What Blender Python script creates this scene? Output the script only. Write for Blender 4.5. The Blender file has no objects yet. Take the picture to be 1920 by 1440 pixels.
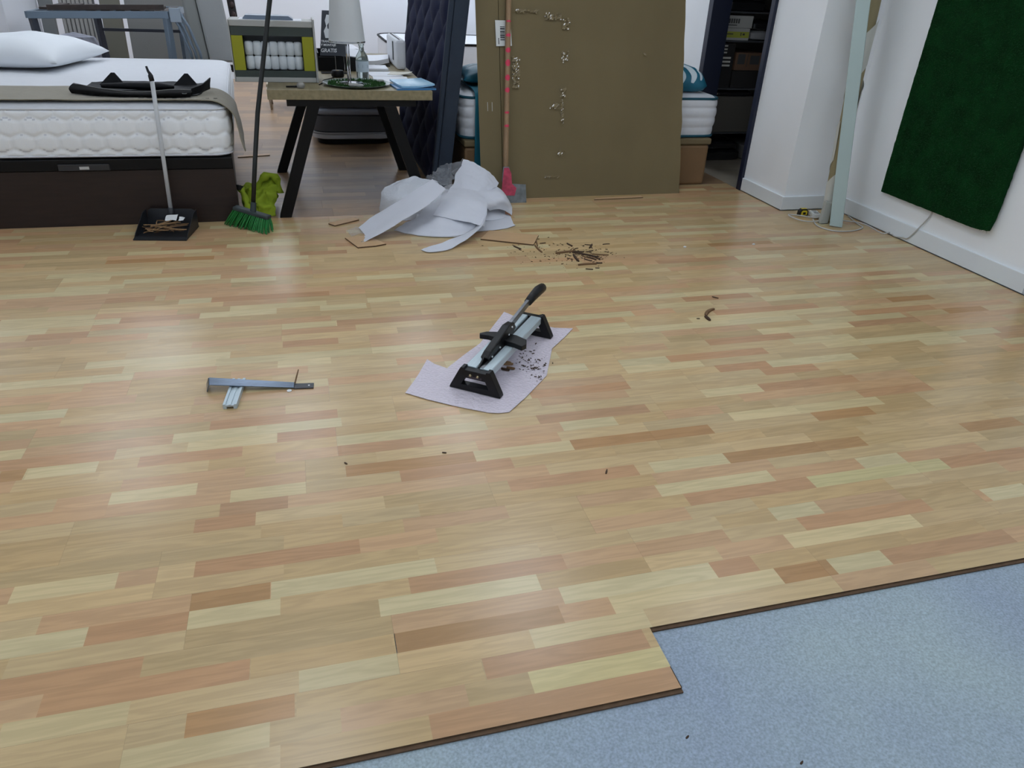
import bpy, bmesh, math, random
from mathutils import Vector, Matrix, noise
random.seed(7)
scene = bpy.context.scene
COL = scene.collection
PI = math.pi

# ------------------------------------------------------------------ camera
H = 1.42
CF, CPITCH, CROLL, CYAW = 1367.54, .512874, .0488145, .2826887
_w = Vector((math.sin(CYAW)*math.cos(CPITCH), math.cos(CYAW)*math.cos(CPITCH), -math.sin(CPITCH)))
_r0 = Vector((math.cos(CYAW), -math.sin(CYAW), 0)); _u0 = _r0.cross(_w)
_r = _r0*math.cos(CROLL) + _u0*math.sin(CROLL); _u = -_r0*math.sin(CROLL) + _u0*math.cos(CROLL)
cam_data = bpy.data.cameras.new('camera'); cam = bpy.data.objects.new('camera', cam_data); COL.objects.link(cam)
cam_data.sensor_width = 36; cam_data.lens = CF/1920*36; cam_data.clip_start = .05; cam_data.clip_end = 60
cam.matrix_world = Matrix(((_r.x, _u.x, -_w.x, 0), (_r.y, _u.y, -_w.y, 0), (_r.z, _u.z, -_w.z, H), (0, 0, 0, 1)))
scene.camera = cam

def at(x, y, Y):                      # point of the place at depth Y seen at a photograph pixel
    d = ((x-960)*_r - (y-720)*_u)/CF + _w
    return Vector((0, 0, H)) + d*(Y/d.y)
def on(x, y, z=0):                    # the same on a horizontal plane
    d = ((x-960)*_r - (y-720)*_u)/CF + _w
    return Vector((0, 0, H)) + d*((z-H)/d.z)

# ------------------------------------------------------------------ world, exposure
world = bpy.data.worlds.new('world'); scene.world = world; world.use_nodes = True
world.node_tree.nodes['Background'].inputs[0].default_value = (.55, .62, .72, 1)
world.node_tree.nodes['Background'].inputs[1].default_value = .05
vs = scene.view_settings
vs.view_transform = 'Standard'; vs.look = 'None'; vs.gamma = 1; vs.exposure = 0.0; vs.use_curve_mapping = False
LAMP = 6.5                            # radiance of the ceiling diffusers
LAMP_COLOUR = (.86, .95, 1.06)
# ceiling panels: x, y, size x, size y
PANELS = [(x, y, .6, 1.2) for x, ys in ((-3.6, (1.6, 4.4, 9.2)), (-1.95, (-1.2, 1.6, 6.6, 9.2)), (-.3, (-1.2, 2.8, 6.6, 9.2)), (1.35, (-1.2, 1.4, 4.0, 6.6, 9.2))) for y in ys]
PANELS += [(2.6, 7.6, .6, 1.2), (2.6, 10.0, .6, 1.2), (-1.95, 10.6, 1.2, .6), (-.3, 10.6, 1.2, .6), (1.35, 10.6, 1.2, .6), (2.75, 1.2, .6, .6), (2.75, 3.4, .6, .6)]  # includes unseen panels added to brighten the back and right walls
CEIL = 2.95

# ------------------------------------------------------------------ materials
def lin(c):
    out = []
    for v in c:
        v /= 255
        out.append(v/12.92 if v <= .04045 else ((v+.055)/1.055)**2.4)
    return (*out, 1)
MATS = {}
def mat(name, rgb, rough=.5, metal=0, spec=.5, var=0, vscale=8, stretch=(1, 1, 1), bump=0, bscale=60, trans=0, ior=1.45, alpha=1, emit=0, sheen=0, coat=0, col2=None, sss=0, bstretch=None):
    if name in MATS: return MATS[name]
    m = bpy.data.materials.new(name); m.use_nodes = True; nt = m.node_tree; b = nt.nodes['Principled BSDF']
    b.inputs['Base Color'].default_value = lin(rgb); b.inputs['Roughness'].default_value = rough; b.inputs['Metallic'].default_value = metal
    b.inputs['Specular IOR Level'].default_value = spec; b.inputs['IOR'].default_value = ior
    b.inputs['Transmission Weight'].default_value = trans; b.inputs['Alpha'].default_value = alpha
    b.inputs['Sheen Weight'].default_value = sheen; b.inputs['Coat Weight'].default_value = coat
    if emit: b.inputs['Emission Color'].default_value = lin(rgb); b.inputs['Emission Strength'].default_value = emit
    tc = nt.nodes.new('ShaderNodeTexCoord')
    def mapped(scale):
        mp = nt.nodes.new('ShaderNodeMapping'); mp.inputs['Scale'].default_value = scale; nt.links.new(tc.outputs['Object'], mp.inputs['Vector']); return mp
    if var or col2:
        n = nt.nodes.new('ShaderNodeTexNoise'); n.inputs['Scale'].default_value = vscale; n.inputs['Detail'].default_value = 5
        nt.links.new(mapped(stretch).outputs[0], n.inputs['Vector'])
        r = nt.nodes.new('ShaderNodeValToRGB'); r.color_ramp.elements[0].position = .3; r.color_ramp.elements[1].position = .7
        c = lin(rgb)
        if col2: r.color_ramp.elements[0].color = c; r.color_ramp.elements[1].color = lin(col2)
        else:
            r.color_ramp.elements[0].color = tuple(max(0, v*(1-var)) for v in c[:3]) + (1,)
            r.color_ramp.elements[1].color = tuple(min(1, v*(1+var)) for v in c[:3]) + (1,)
        nt.links.new(n.outputs['Fac'], r.inputs[0]); nt.links.new(r.outputs[0], b.inputs['Base Color'])
    if bump:
        n2 = nt.nodes.new('ShaderNodeTexNoise'); n2.inputs['Scale'].default_value = bscale; n2.inputs['Detail'].default_value = 4
        nt.links.new(mapped(bstretch or stretch).outputs[0], n2.inputs['Vector'])
        bp = nt.nodes.new('ShaderNodeBump'); bp.inputs['Strength'].default_value = bump; bp.inputs['Distance'].default_value = .01
        nt.links.new(n2.outputs['Fac'], bp.inputs['Height']); nt.links.new(bp.outputs[0], b.inputs['Normal'])
    MATS[name] = m; return m

def laminate_material(name, rough, vein):
    m = bpy.data.materials.new(name); m.use_nodes = True; nt = m.node_tree; N = nt.nodes.new; L = nt.links.new
    b = nt.nodes['Principled BSDF']; b.inputs['Roughness'].default_value = rough
    a = N('ShaderNodeAttribute'); a.attribute_name = 'stave'; s = N('ShaderNodeAttribute'); s.attribute_name = 'seed'
    tc = N('ShaderNodeTexCoord'); add = N('ShaderNodeVectorMath'); add.operation = 'ADD'
    mul = N('ShaderNodeVectorMath'); mul.operation = 'MULTIPLY'; mul.inputs[1].default_value = (9, 9, 9)
    L(s.outputs['Color'], mul.inputs[0]); L(tc.outputs['Object'], add.inputs[0]); L(mul.outputs[0], add.inputs[1])
    mp = N('ShaderNodeMapping'); mp.inputs['Scale'].default_value = (1.5, 15, 1); L(add.outputs[0], mp.inputs[0])
    n1 = N('ShaderNodeTexNoise'); n1.inputs['Scale'].default_value = 1.6; n1.inputs['Detail'].default_value = 3; n1.inputs['Distortion'].default_value = .35; L(mp.outputs[0], n1.inputs['Vector'])
    # growth rings: repeated bands of the stretched noise
    rm = N('ShaderNodeMath'); rm.operation = 'MULTIPLY'; rm.inputs[1].default_value = 34; L(n1.outputs['Fac'], rm.inputs[0])
    sn = N('ShaderNodeMath'); sn.operation = 'SINE'; L(rm.outputs[0], sn.inputs[0])
    mp2 = N('ShaderNodeMapping'); mp2.inputs['Scale'].default_value = (10, 260, 1); L(add.outputs[0], mp2.inputs[0])
    n2 = N('ShaderNodeTexNoise'); n2.inputs['Scale'].default_value = 1; n2.inputs['Detail'].default_value = 2; L(mp2.outputs[0], n2.inputs['Vector'])
    r1 = N('ShaderNodeMapRange'); r1.inputs['From Min'].default_value = -1; r1.inputs['From Max'].default_value = 1; r1.inputs['To Min'].default_value = 1-vein; r1.inputs['To Max'].default_value = 1+vein*.7; L(sn.outputs[0], r1.inputs['Value'])
    r2 = N('ShaderNodeMapRange'); r2.inputs['From Min'].default_value = .25; r2.inputs['From Max'].default_value = .75; r2.inputs['To Min'].default_value = 1-vein*.45; r2.inputs['To Max'].default_value = 1+vein*.45; L(n2.outputs['Fac'], r2.inputs['Value'])
    mm = N('ShaderNodeMath'); mm.operation = 'MULTIPLY'; L(r1.outputs[0], mm.inputs[0]); L(r2.outputs[0], mm.inputs[1])
    sc = N('ShaderNodeVectorMath'); sc.operation = 'SCALE'; L(a.outputs['Color'], sc.inputs[0]); L(mm.outputs[0], sc.inputs['Scale'])
    L(sc.outputs[0], b.inputs['Base Color'])
    bp = N('ShaderNodeBump'); bp.inputs['Strength'].default_value = .04; bp.inputs['Distance'].default_value = .002; L(n2.outputs['Fac'], bp.inputs['Height']); L(bp.outputs[0], b.inputs['Normal'])
    return m

# ------------------------------------------------------------------ mesh helpers
WM = {}                                # object name -> world matrix of things
def thing(name, label, cat, loc=(0, 0, 0), rotz=0, group=None, kind=None):
    o = bpy.data.objects.new(name, None); COL.objects.link(o); o.empty_display_size = .05
    o.location = loc; o.rotation_euler = (0, 0, rotz); o['label'] = label
    if cat: o['category'] = cat
    if group: o['group'] = group
    if kind: o['kind'] = kind
    WM[o.name] = Matrix.Translation(loc) @ Matrix.Rotation(rotz, 4, 'Z')
    return o
def tag(o, label, cat=None, group=None, kind=None):
    o['label'] = label
    if cat: o['category'] = cat
    if group: o['group'] = group
    if kind: o['kind'] = kind
    return o
def obj(name, bm, m, parent=None, smooth=None, bevel=0, w=False, origin=None):
    """link the bmesh as one object; w=True: the coordinates are world coordinates"""
    mw = WM.get(parent.name, Matrix()) if parent else Matrix()
    if w and parent: bm.transform(mw.inverted())
    if origin is not None and not parent: bm.transform(Matrix.Translation(-Vector(origin)))
    bmesh.ops.recalc_face_normals(bm, faces=bm.faces)
    me = bpy.data.meshes.new(name); bm.to_mesh(me); bm.free()
    o = bpy.data.objects.new(name, me); COL.objects.link(o)
    for mm in (m if isinstance(m, (list, tuple)) else [m]): me.materials.append(mm)
    if smooth:
        me.shade_smooth()
        if smooth is not True:
            try: me.set_sharp_from_angle(angle=math.radians(smooth))
            except Exception: pass
    if bevel:
        md = o.modifiers.new('bevel', 'BEVEL'); md.width = bevel; md.segments = 2; md.limit_method = 'ANGLE'; md.angle_limit = .6
    if parent: o.parent = parent
    elif origin is not None: o.location = origin
    WM[o.name] = mw if parent else Matrix.Translation(Vector(origin) if origin is not None else (0, 0, 0))
    return o
def B(): return bmesh.new()
def box(bm, x0, y0, z0, x1, y1, z1, M=None):
    vs = [bm.verts.new(p) for p in ((x0, y0, z0), (x1, y0, z0), (x1, y1, z0), (x0, y1, z0), (x0, y0, z1), (x1, y0, z1), (x1, y1, z1), (x0, y1, z1))]
    if M is not None:
        for v in vs: v.co = M @ v.co
    for f in ((3, 2, 1, 0), (4, 5, 6, 7), (0, 1, 5, 4), (1, 2, 6, 5), (2, 3, 7, 6), (3, 0, 4, 7)): bm.faces.new([vs[i] for i in f])
    return bm
def frame_of(a, b):
    z = (Vector(b)-Vector(a)).normalized(); x = z.orthogonal().normalized()
    if abs(z.z) < .98: x = Vector((0, 0, 1)).cross(z).normalized()
    y = z.cross(x); return x, y, z
def bar(bm, a, b, wx, wy):             # rectangular bar from a to b
    x, y, z = frame_of(a, b); a, b = Vector(a), Vector(b); q = []
    for p in (a, b): q.append([bm.verts.new(p + x*sx*wx/2 + y*sy*wy/2) for sx, sy in ((-1, -1), (1, -1), (1, 1), (-1, 1))])
    for i in range(4): bm.faces.new([q[0][i], q[0][(i+1) % 4], q[1][(i+1) % 4], q[1][i]])
    bm.faces.new(q[0][::-1]); bm.faces.new(q[1]); return bm
def tube(bm, pts, r, n=10, cap=True, closed=False):
    pts = [Vector(p) for p in pts]; rings = []; prev = None; N_ = len(pts)
    for i, p in enumerate(pts):
        t = (pts[(i+1) % N_ if closed else min(i+1, N_-1)] - pts[(i-1) % N_ if closed else max(i-1, 0)]).normalized()
        if prev is None: x = t.orthogonal().normalized()
        else: x = (prev - t*prev.dot(t)).normalized()
        prev = x; y = t.cross(x); rr = r[i] if isinstance(r, (list, tuple)) else r
        rings.append([bm.verts.new(p + (x*math.cos(2*PI*k/n) + y*math.sin(2*PI*k/n))*rr) for k in range(n)])
    for i in range(N_ if closed else N_-1):
        A, C = rings[i], rings[(i+1) % N_]
        for k in range(n): bm.faces.new([A[k], A[(k+1) % n], C[(k+1) % n], C[k]])
    if cap and not closed: bm.faces.new(rings[0][::-1]); bm.faces.new(rings[-1])
    return bm
def lathe(bm, prof, n=24, c=(0, 0, 0), sx=1, sy=1):
    c = Vector(c); rings = []
    for r, z in prof:
        if r < 1e-6: rings.append([bm.verts.new(c + Vector((0, 0, z)))])
        else: rings.append([bm.verts.new(c + Vector((r*sx*math.cos(2*PI*k/n), r*sy*math.sin(2*PI*k/n), z))) for k in range(n)])
    for A, C in zip(rings, rings[1:]):
        for k in range(n):
            if len(A) == 1 and len(C) == 1: continue
            if len(A) == 1: bm.faces.new([A[0], C[k], C[(k+1) % n]])
            elif len(C) == 1: bm.faces.new([A[k], A[(k+1) % n], C[0]])
            else: bm.faces.new([A[k], A[(k+1) % n], C[(k+1) % n], C[k]])
    return bm
def prism(bm, poly, fn0, fn1):         # poly of (u,v); fn(u,v)->point for the two sides
    a = [bm.verts.new(fn0(*p)) for p in poly]; b = [bm.verts.new(fn1(*p)) for p in poly]; n = len(poly)
    bm.faces.new(a); bm.faces.new(b[::-1])
    for i in range(n): bm.faces.new([a[i], b[i], b[(i+1) % n], a[(i+1) % n]])
    return bm
def crom(p, t):
    n = len(p)-1; i = min(int(t*n), n-1); f = t*n-i
    p0, p1, p2, p3 = p[max(i-1, 0)], p[i], p[i+1], p[min(i+2, n)]
    return .5*((2*p1) + (p2-p0)*f + (2*p0-5*p1+4*p2-p3)*f*f + (3*p1-p0-3*p2+p3)*f**3)
def sheet(bm, rows, nu=24, nv=16, th=.002, wr=0, ws=9, zmin=.003, seed=0, jag=0):
    rows = [[Vector(p) for p in r] for r in rows]; g = []
    rnd = random.Random(seed)
    j0 = [rnd.uniform(0, jag) for _ in range(nv+1)]; j1 = [rnd.uniform(0, jag) for _ in range(nv+1)]
    for i in range(nu+1):
        ln = []
        for j in range(nv+1):
            u = i/nu
            if jag: u = j0[j] + u*(1-j0[j]-j1[j])
            p = crom([crom(r, j/nv) for r in rows], u)
            if wr: p = p + noise.noise_vector(p*ws + Vector((seed*7.1, 0, 0)))*wr + noise.noise_vector(p*ws*2.9 + Vector((0, seed*3.3, 0)))*wr*.35
            p.z = max(p.z, zmin); ln.append(p)
        g.append(ln)
    nrm = []
    for i in range(nu+1):
        ln = []
        for j in range(nv+1):
            d1 = g[min(i+1, nu)][j]-g[max(i-1, 0)][j]; d2 = g[i][min(j+1, nv)]-g[i][max(j-1, 0)]
            n = d1.cross(d2); ln.append(n.normalized() if n.length > 1e-9 else Vector((0, 0, 1)))
        nrm.append(ln)
    if sum(n.z for l in nrm for n in l) < 0: nrm = [[-n for n in l] for l in nrm]
    a = [[bm.verts.new(p + n*th) for p, n in zip(l, m)] for l, m in zip(g, nrm)]; b = [[bm.verts.new(p) for p in l] for l in g]
    for i in range(nu):
        for j in range(nv):
            bm.faces.new([a[i][j], a[i+1][j], a[i+1][j+1], a[i][j+1]]); bm.faces.new([b[i][j], b[i][j+1], b[i+1][j+1], b[i+1][j]])
    for i in range(nu):
        bm.faces.new([a[i][0], b[i][0], b[i+1][0], a[i+1][0]]); bm.faces.new([a[i][nv], a[i+1][nv], b[i+1][nv], b[i][nv]])
    for j in range(nv):
        bm.faces.new([a[0][j], a[0][j+1], b[0][j+1], b[0][j]]); bm.faces.new([a[nu][j], b[nu][j], b[nu][j+1], a[nu][j+1]])
    return bm
def rrect(hx, hy, r, n=6):             # rounded rectangle outline
    out = []
    for cx, cy, a0 in ((hx-r, hy-r, 0), (-hx+r, hy-r, PI/2), (-hx+r, -hy+r, PI), (hx-r, -hy+r, 1.5*PI)):
        for k in range(n+1):
            a = a0 + k*PI/2/n; out.append((cx + r*math.cos(a), cy + r*math.sin(a)))
    return out
def slab(bm, cx, cy, hx, hy, r, prof, n=6, step=None, disp=None):
    """rounded slab: prof is a list of (inset, z) from the bottom to the top; disp(s, z) pushes the side out"""
    o = rrect(hx, hy, r, n)
    if step:
        q = []
        for i, p in enumerate(o):
            p2 = o[(i+1) % len(o)]; d = math.hypot(p2[0]-p[0], p2[1]-p[1]); m = max(1, int(d/step))
            for k in range(m): q.append((p[0]+(p2[0]-p[0])*k/m, p[1]+(p2[1]-p[1])*k/m))
        o = q
    s = [0]
    for i in range(len(o)-1): s.append(s[-1] + math.hypot(o[i+1][0]-o[i][0], o[i+1][1]-o[i][1]))
    rings = []
    for ins, z in prof:
        kx, ky = (hx-ins)/hx, (hy-ins)/hy; ring = []
        for i, p in enumerate(o):
            e = disp(s[i], z, ins) if disp else 0
            l = math.hypot(p[0]/hx, p[1]/hy)
            nx, ny = (math.copysign(1, p[0]) if abs(p[0]) > hx-r else 0), (math.copysign(1, p[1]) if abs(p[1]) > hy-r else 0)
            ln = math.hypot(nx, ny) or 1
            ring.append(bm.verts.new((cx + p[0]*kx + nx/ln*e, cy + p[1]*ky + ny/ln*e, z)))
        rings.append(ring)
    n_ = len(o)
    for A, C in zip(rings, rings[1:]):
        for k in range(n_): bm.faces.new([A[k], A[(k+1) % n_], C[(k+1) % n_], C[k]])
    bm.faces.new(rings[0][::-1]); bm.faces.new(rings[-1]); return bm
def text_mesh(body, size, M, extr=.0008, align='LEFT', bold=0):
    cu = bpy.data.curves.new('lettering', 'FONT'); cu.body = body; cu.size = size; cu.extrude = extr; cu.align_x = align; cu.offset = bold; cu.resolution_u = 2
    o = bpy.data.objects.new('lettering', cu); COL.objects.link(o)
    dg = bpy.context.evaluated_depsgraph_get(); me = bpy.data.meshes.new_from_object(o.evaluated_get(dg))
    bpy.data.objects.remove(o); bm = B(); bm.from_mesh(me); bpy.data.meshes.remove(me); bm.transform(M); return bm

# ------------------------------------------------------------------ the room
white_wall = mat('painted white wall', (243, 246, 249), .55, var=.03, vscale=1.5, bump=.03, bscale=180)
back_wall = mat('painted bright wall', (228, 230, 236), .6, var=.02, vscale=1.2)
trim_white = mat('white lacquered skirting', (226, 232, 236), .35, var=.02, vscale=3)
navy_paint = mat('navy lacquered door frame', (26, 32, 52), .35)
ceil_mat = mat('white ceiling', (222, 224, 226), .8)
def struct(name, label, bm, m, **k): o = obj(name, bm, m, **k); return tag(o, label, kind='structure')

core = mat('brown fibreboard core', (92, 70, 50), .8, var=.2, vscale=60)
lam = laminate_material('beech strip laminate', .27, .07)
STAVES = {0: [(0.146, 0.724, 'r')], 1: [(-0.186, -0.039, 'm'), (0.389, 0.728, 'g')], 2: [(-0.358, -0.135, 'd'), (-0.131, 0.289, 'm'), (0.292, 0.703, 'r')], 3: [(-0.725, -0.479, 'l'), (0.426, 0.734, 'l')], 4: [(-0.664, -0.234, 'r'), (-0.232, 0.093, 'm'), (0.101, 0.522, 'd'), (0.66, 1.156, 'l'), (1.156, 1.327, 'd'), (1.327, 1.508, 'l'), (1.508, 1.953, 'r')], 5: [(0.542, 0.986, 'l'), (0.986, 1.116, 'r')], 6: [(0.074, 0.498, 'l'), (1.265, 1.718, 'l')], 7: [(-0.612, -0.379, 'r'), (0.159, 0.59, 'r'), (1.349, 1.811, 'r'), (2.043, 2.218, 'l')], 8: [(-0.394, -0.194, 'd'), (-0.192, 0.239, 'l'), (1.287, 1.454, 'l')], 9: [(0.199, 0.599, 'm')], 10: [(-0.821, -0.578, 'l'), (-0.389, 0.044, 'r'), (1.057, 1.509, 'r'), (1.509, 2.046, 'g'), (2.046, 2.405, 'r')], 11: [(0.986, 1.397, 'l')], 13: [(-0.408, -0.241, 'r'), (0.526, 0.965, 'r'), (1.018, 1.295, 'l'), (1.298, 1.852, 'd'), (2.3, 2.556, 'd')], 14: [(-0.344, -0.15, 'r')], 16: [(-0.662, -0.419, 'l'), (0.029, 0.453, 'd'), (0.453, 0.799, 'l'), (0.799, 1.337, 'd'), (1.774, 2.031, 'd')], 18: [(0.022, 0.295, 'r')], 19: [(-1.008, -0.937, 'd'), (-0.931, -0.732, 'l'), (-0.612, -0.296, 'r'), (0.729, 1.165, 'r')], 20: [(-0.472, -0.186, 'l'), (1.69, 2.141, 'r')], 21: [(-0.255, 0.033, 'l')], 22: [(-0.412, 0.022, 'r'), (0.751, 1.163, 'r'), (1.773, 2.033, 'r')], 23: [(1.592, 1.841, 'r'), (1.841, 2.276, 'l')], 29: [(-1.18, -0.872, 'l'), (2.294, 2.838, 'l'), (3.099, 3.348, 'd')], 31: [(-0.917, -0.38, 'l')], 32: [(-0.173, 0.058, 'r'), (1.874, 2.457, 'r'), (2.902, 3.174, 'd')], 35: [(-0.186, 0.058, 'l'), (0.062, 0.613, 'r'), (1.797, 2.184, 'r')], 38: [(-0.869, -0.538, 'r'), (-0.006, 0.21, 'l'), (0.371, 0.568, 'l')], 39: [(-0.412, 0.026, 'l'), (2.618, 3.404, 'l')], 40: [(0.771, 1.354, 'l')], 41: [(-0.503, 0.044, 'r')], 42: [(-0.975, -0.759, 'r')], 46: [(2.626, 3.208, 'd')], 47: [(0.528, 1.101, 'r')], 48: [(2.36, 2.801, 'd')], 51: [(-1.075, -0.54, 'd'), (-0.089, 0.169, 'r')], 55: [(1.26, 1.601, 'd')]}
TONE = {'l': (203, 184, 141), 'g': (198, 183, 134), 'm': (190, 162, 118), 'd': (177, 138, 95), 'r': (186, 146, 108), 'p': (195, 159, 120), 'n': (197, 170, 127)}
SW = .181/3; Y0 = .970
rnd = random.Random(21)
floor = thing('floor', 'light three-strip wood laminate floor laid up to a grey underlay', None, kind='structure')
def plank(x0, x1, row, y0=None, y1=None, nm='plank'):
    y0 = Y0 + row*.181 if y0 is None else y0; y1 = Y0 + (row+1)*.181 if y1 is None else y1
    cx, cy = (x0+x1)/2, (y0+y1)/2; g = .00012
    bm = B(); cl = bm.loops.layers.float_color.new('stave'); sl = bm.loops.layers.float_color.new('seed')
    def q(pts, c, s, mi):
        f = bm.faces.new([bm.verts.new((p[0]-cx, p[1]-cy, p[2])) for p in pts]); f.material_index = mi
        for l in f.loops: l[cl] = c; l[sl] = s
    for k in range(3):
        ya = max(Y0 + (row*3+k)*SW, y0); yb = min(Y0 + (row*3+k+1)*SW, y1)
        if k == 0: ya = y0 + g
        if k == 2: yb = y1 - g
        if yb <= ya: continue
        known = sorted([s for s in STAVES.get(row*3+k, []) if s[1] > x0+.02 and s[0] < x1-.02]); segs = []; x = x0 + g
        for a, b, t in known + [(x1-g, x1-g, None)]:
            a = max(a, x0+g)
            while a - x > .001:
                l = rnd.choice((.22, .30, .36, .43, .5))*rnd.uniform(.92, 1.08)
                e = a if a-x-l < .14 else x+l
                segs.append((x, e, rnd.choices('lnmprd', (.12, .33, .29, .23, .03, .0))[0])); x = e
            if t: segs.append((x, min(b, x1-g), t)); x = min(b, x1-g)
        for a, b, t in segs:
            if b-a < .002: continue
            c = lin(TONE[t]); v = rnd.uniform(.94, 1.06); w_ = rnd.uniform(.97, 1.03)
            c = (c[0]*v*w_, c[1]*v, c[2]*v/w_, 1); s = (rnd.random(), rnd.random(), rnd.random(), 1)
            q(((a, ya, 0), (b, ya, 0), (b, yb, 0), (a, yb, 0)), c, s, 0)
    X0, X1, Ya, Yb, zb = x0+g, x1-g, y0+g, y1-g, -.0100; k0 = (1, 1, 1, 1)
    q(((X0, Ya, zb), (X1, Ya, zb), (X1, Ya, 0), (X0, Ya, 0)), k0, k0, 1); q(((X1, Ya, zb), (X1, Yb, zb), (X1, Yb, 0), (X1, Ya, 0)), k0, k0, 1)
    q(((X1, Yb, zb), (X0, Yb, zb), (X0, Yb, 0), (X1, Yb, 0)), k0, k0, 1); q(((X0, Yb, zb), (X0, Ya, zb), (X0, Ya, 0), (X0, Yb, 0)), k0, k0, 1)
    me = bpy.data.meshes.new('plank'); bm.to_mesh(me); bm.free(); me.materials.append(lam); me.materials.append(core)
    o = bpy.data.objects.new(nm, me); COL.objects.link(o); o.location = (cx, cy, 0); o.parent = floor
    if row == 0 or (row == 1 and x1 > .73):       # milled tongue along the open edge
        tb = B(); a_ = max(x0, .727) if row == 1 else x0; box(tb, a_-cx, y0-.009-cy, -.0092, x1-cx, y0-cy, -.0048)
        tm = bpy.data.meshes.new('tongue'); tb.to_mesh(tm); tb.free(); tm.materials.append(core); q_ = bpy.data.objects.new('tongue', tm); COL.objects.link(q_); q_.parent = o
PL = 1.2
for row in range(24):
    xl, xr = (-3.4, 3.722) if row < 19 else (-3.4, 3.28)
    if row == 0: xr = .726
    if row > 20: xl = 1.22
    kn = [s for k in range(3) for s in STAVES.get(row*3+k, [])]
    best = None
    for _ in range(30):
        off = rnd.uniform(0, PL); cuts = [xr-off-PL*i for i in range(9)]
        if row == 0: cuts = [xr-PL*i for i in range(1, 9)]
        sc = sum(1 for c in cuts for s in kn if s[0]+.01 < c < s[1]-.01) + rnd.random()*.5
        if best is None or sc < best[0]: best = (sc, cuts)
    xs = sorted({xl, xr} | {round(c, 4) for c in best[1] if xl+.15 < c < xr-.15})
    for a, b in zip(xs, xs[1:]): plank(a, b, row)
plank(3.28, 3.722, 19, y1=4.538)

under = mat('grey fibre underlay', (166, 180, 198), .95, col2=(182, 198, 202), vscale=1.6, bump=.6, bscale=500, spec=.3)
_nt = under.node_tree; _b = _nt.nodes['Principled BSDF']; _src = _b.inputs['Base Color'].links[0].from_socket
_n = _nt.nodes.new('ShaderNodeTexNoise'); _n.inputs['Scale'].default_value = 170; _n.inputs['Detail'].default_value = 5; _tc = _nt.nodes.new('ShaderNodeTexCoord'); _nt.links.new(_tc.outputs['Object'], _n.inputs['Vector'])
_mr = _nt.nodes.new('ShaderNodeMapRange'); _mr.inputs['From Min'].default_value = .3; _mr.inputs['From Max'].default_value = .72; _mr.inputs['To Min'].default_value = .80; _mr.inputs['To Max'].default_value = 1.22; _nt.links.new(_n.outputs['Fac'], _mr.inputs['Value'])
_sc = _nt.nodes.new('ShaderNodeVectorMath'); _sc.operation = 'SCALE'; _nt.links.new(_src, _sc.inputs[0]); _nt.links.new(_mr.outputs[0], _sc.inputs['Scale']); _nt.links.new(_sc.outputs[0], _b.inputs['Base Color'])
struct('floor_underlay', 'blue-grey fibrous underlay sheet in front of the laid laminate', box(B(), -4.9, -2.9, -.014, 3.76, 5.4, -.0101), under)
# older floor beyond the bed
old = laminate_material('aged walnut laminate', .32, .10)
OT = [(156, 126, 92), (146, 118, 90), (166, 134, 98), (140, 114, 88), (160, 132, 100)]
oldfloor = thing('floor_old', 'worn greyish brown plank floor under the table and beyond', None, kind='structure')
def oldplank(x0, x1, y0, y1, nm='plank', kind=None, strips=2):
    bm = B(); cl = bm.loops.layers.float_color.new('stave'); sl = bm.loops.layers.float_color.new('seed'); g = .0008
    cx, cy = (x0+x1)/2, (y0+y1)/2
    n = strips; h = (y1-y0)/n
    for k in range(n):
        x = x0
        while x < x1-.01:
            e = min(x1, x + rnd.uniform(.35, .8)); e = x1 if x1-e < .15 else e
            c = lin(rnd.choice(OT)); s = (rnd.random(), rnd.random(), rnd.random(), 1)
            f = bm.faces.new([bm.verts.new(p) for p in ((x-cx+g*(x == x0), y0+k*h+g*(k == 0)-cy, -.001), (e-cx, y0+k*h+g*(k == 0)-cy, -.001), (e-cx, y0+(k+1)*h-g*(k == n-1)-cy, -.001), (x-cx+g*(x == x0), y0+(k+1)*h-g*(k == n-1)-cy, -.001))])
            for l in f.loops: l[cl] = c; l[sl] = s
            x = e
    me = bpy.data.meshes.new('plank'); bm.to_mesh(me); bm.free(); me.materials.append(old)
    o = bpy.data.objects.new(nm, me); COL.objects.link(o); o.location = (cx, cy, 0); o.parent = oldfloor
    if kind: o['kind'] = kind
for i in range(12):
    y = 4.772 + i*.19; x = -.9 - rnd.uniform(0, .9); lim = 1.22 if i < 3 else 1.6
    while x < lim:
        e = min(lim, x+1.2); e = lim if lim-e < .2 else e
        oldplank(x, e, y, y+.19); x = e
oldplank(-4.9, 3.29, 7.052, 11.3, 'plank_field', 'stuff', 22)
oldplank(-4.9, -1.85, 4.772, 7.05, 'plank_field', 'stuff', 12)
oldplank(1.6, 3.29, 5.3145, 7.05, 'plank_field', 'stuff', 9)
bm = B(); box(bm, -4.9, 4.775, -.0100, 3.29, 11.3, -.0045)
struct('floor_subfloor', 'dark base below the older plank floor', bm, mat('subfloor', (60, 52, 46), .9))

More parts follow.
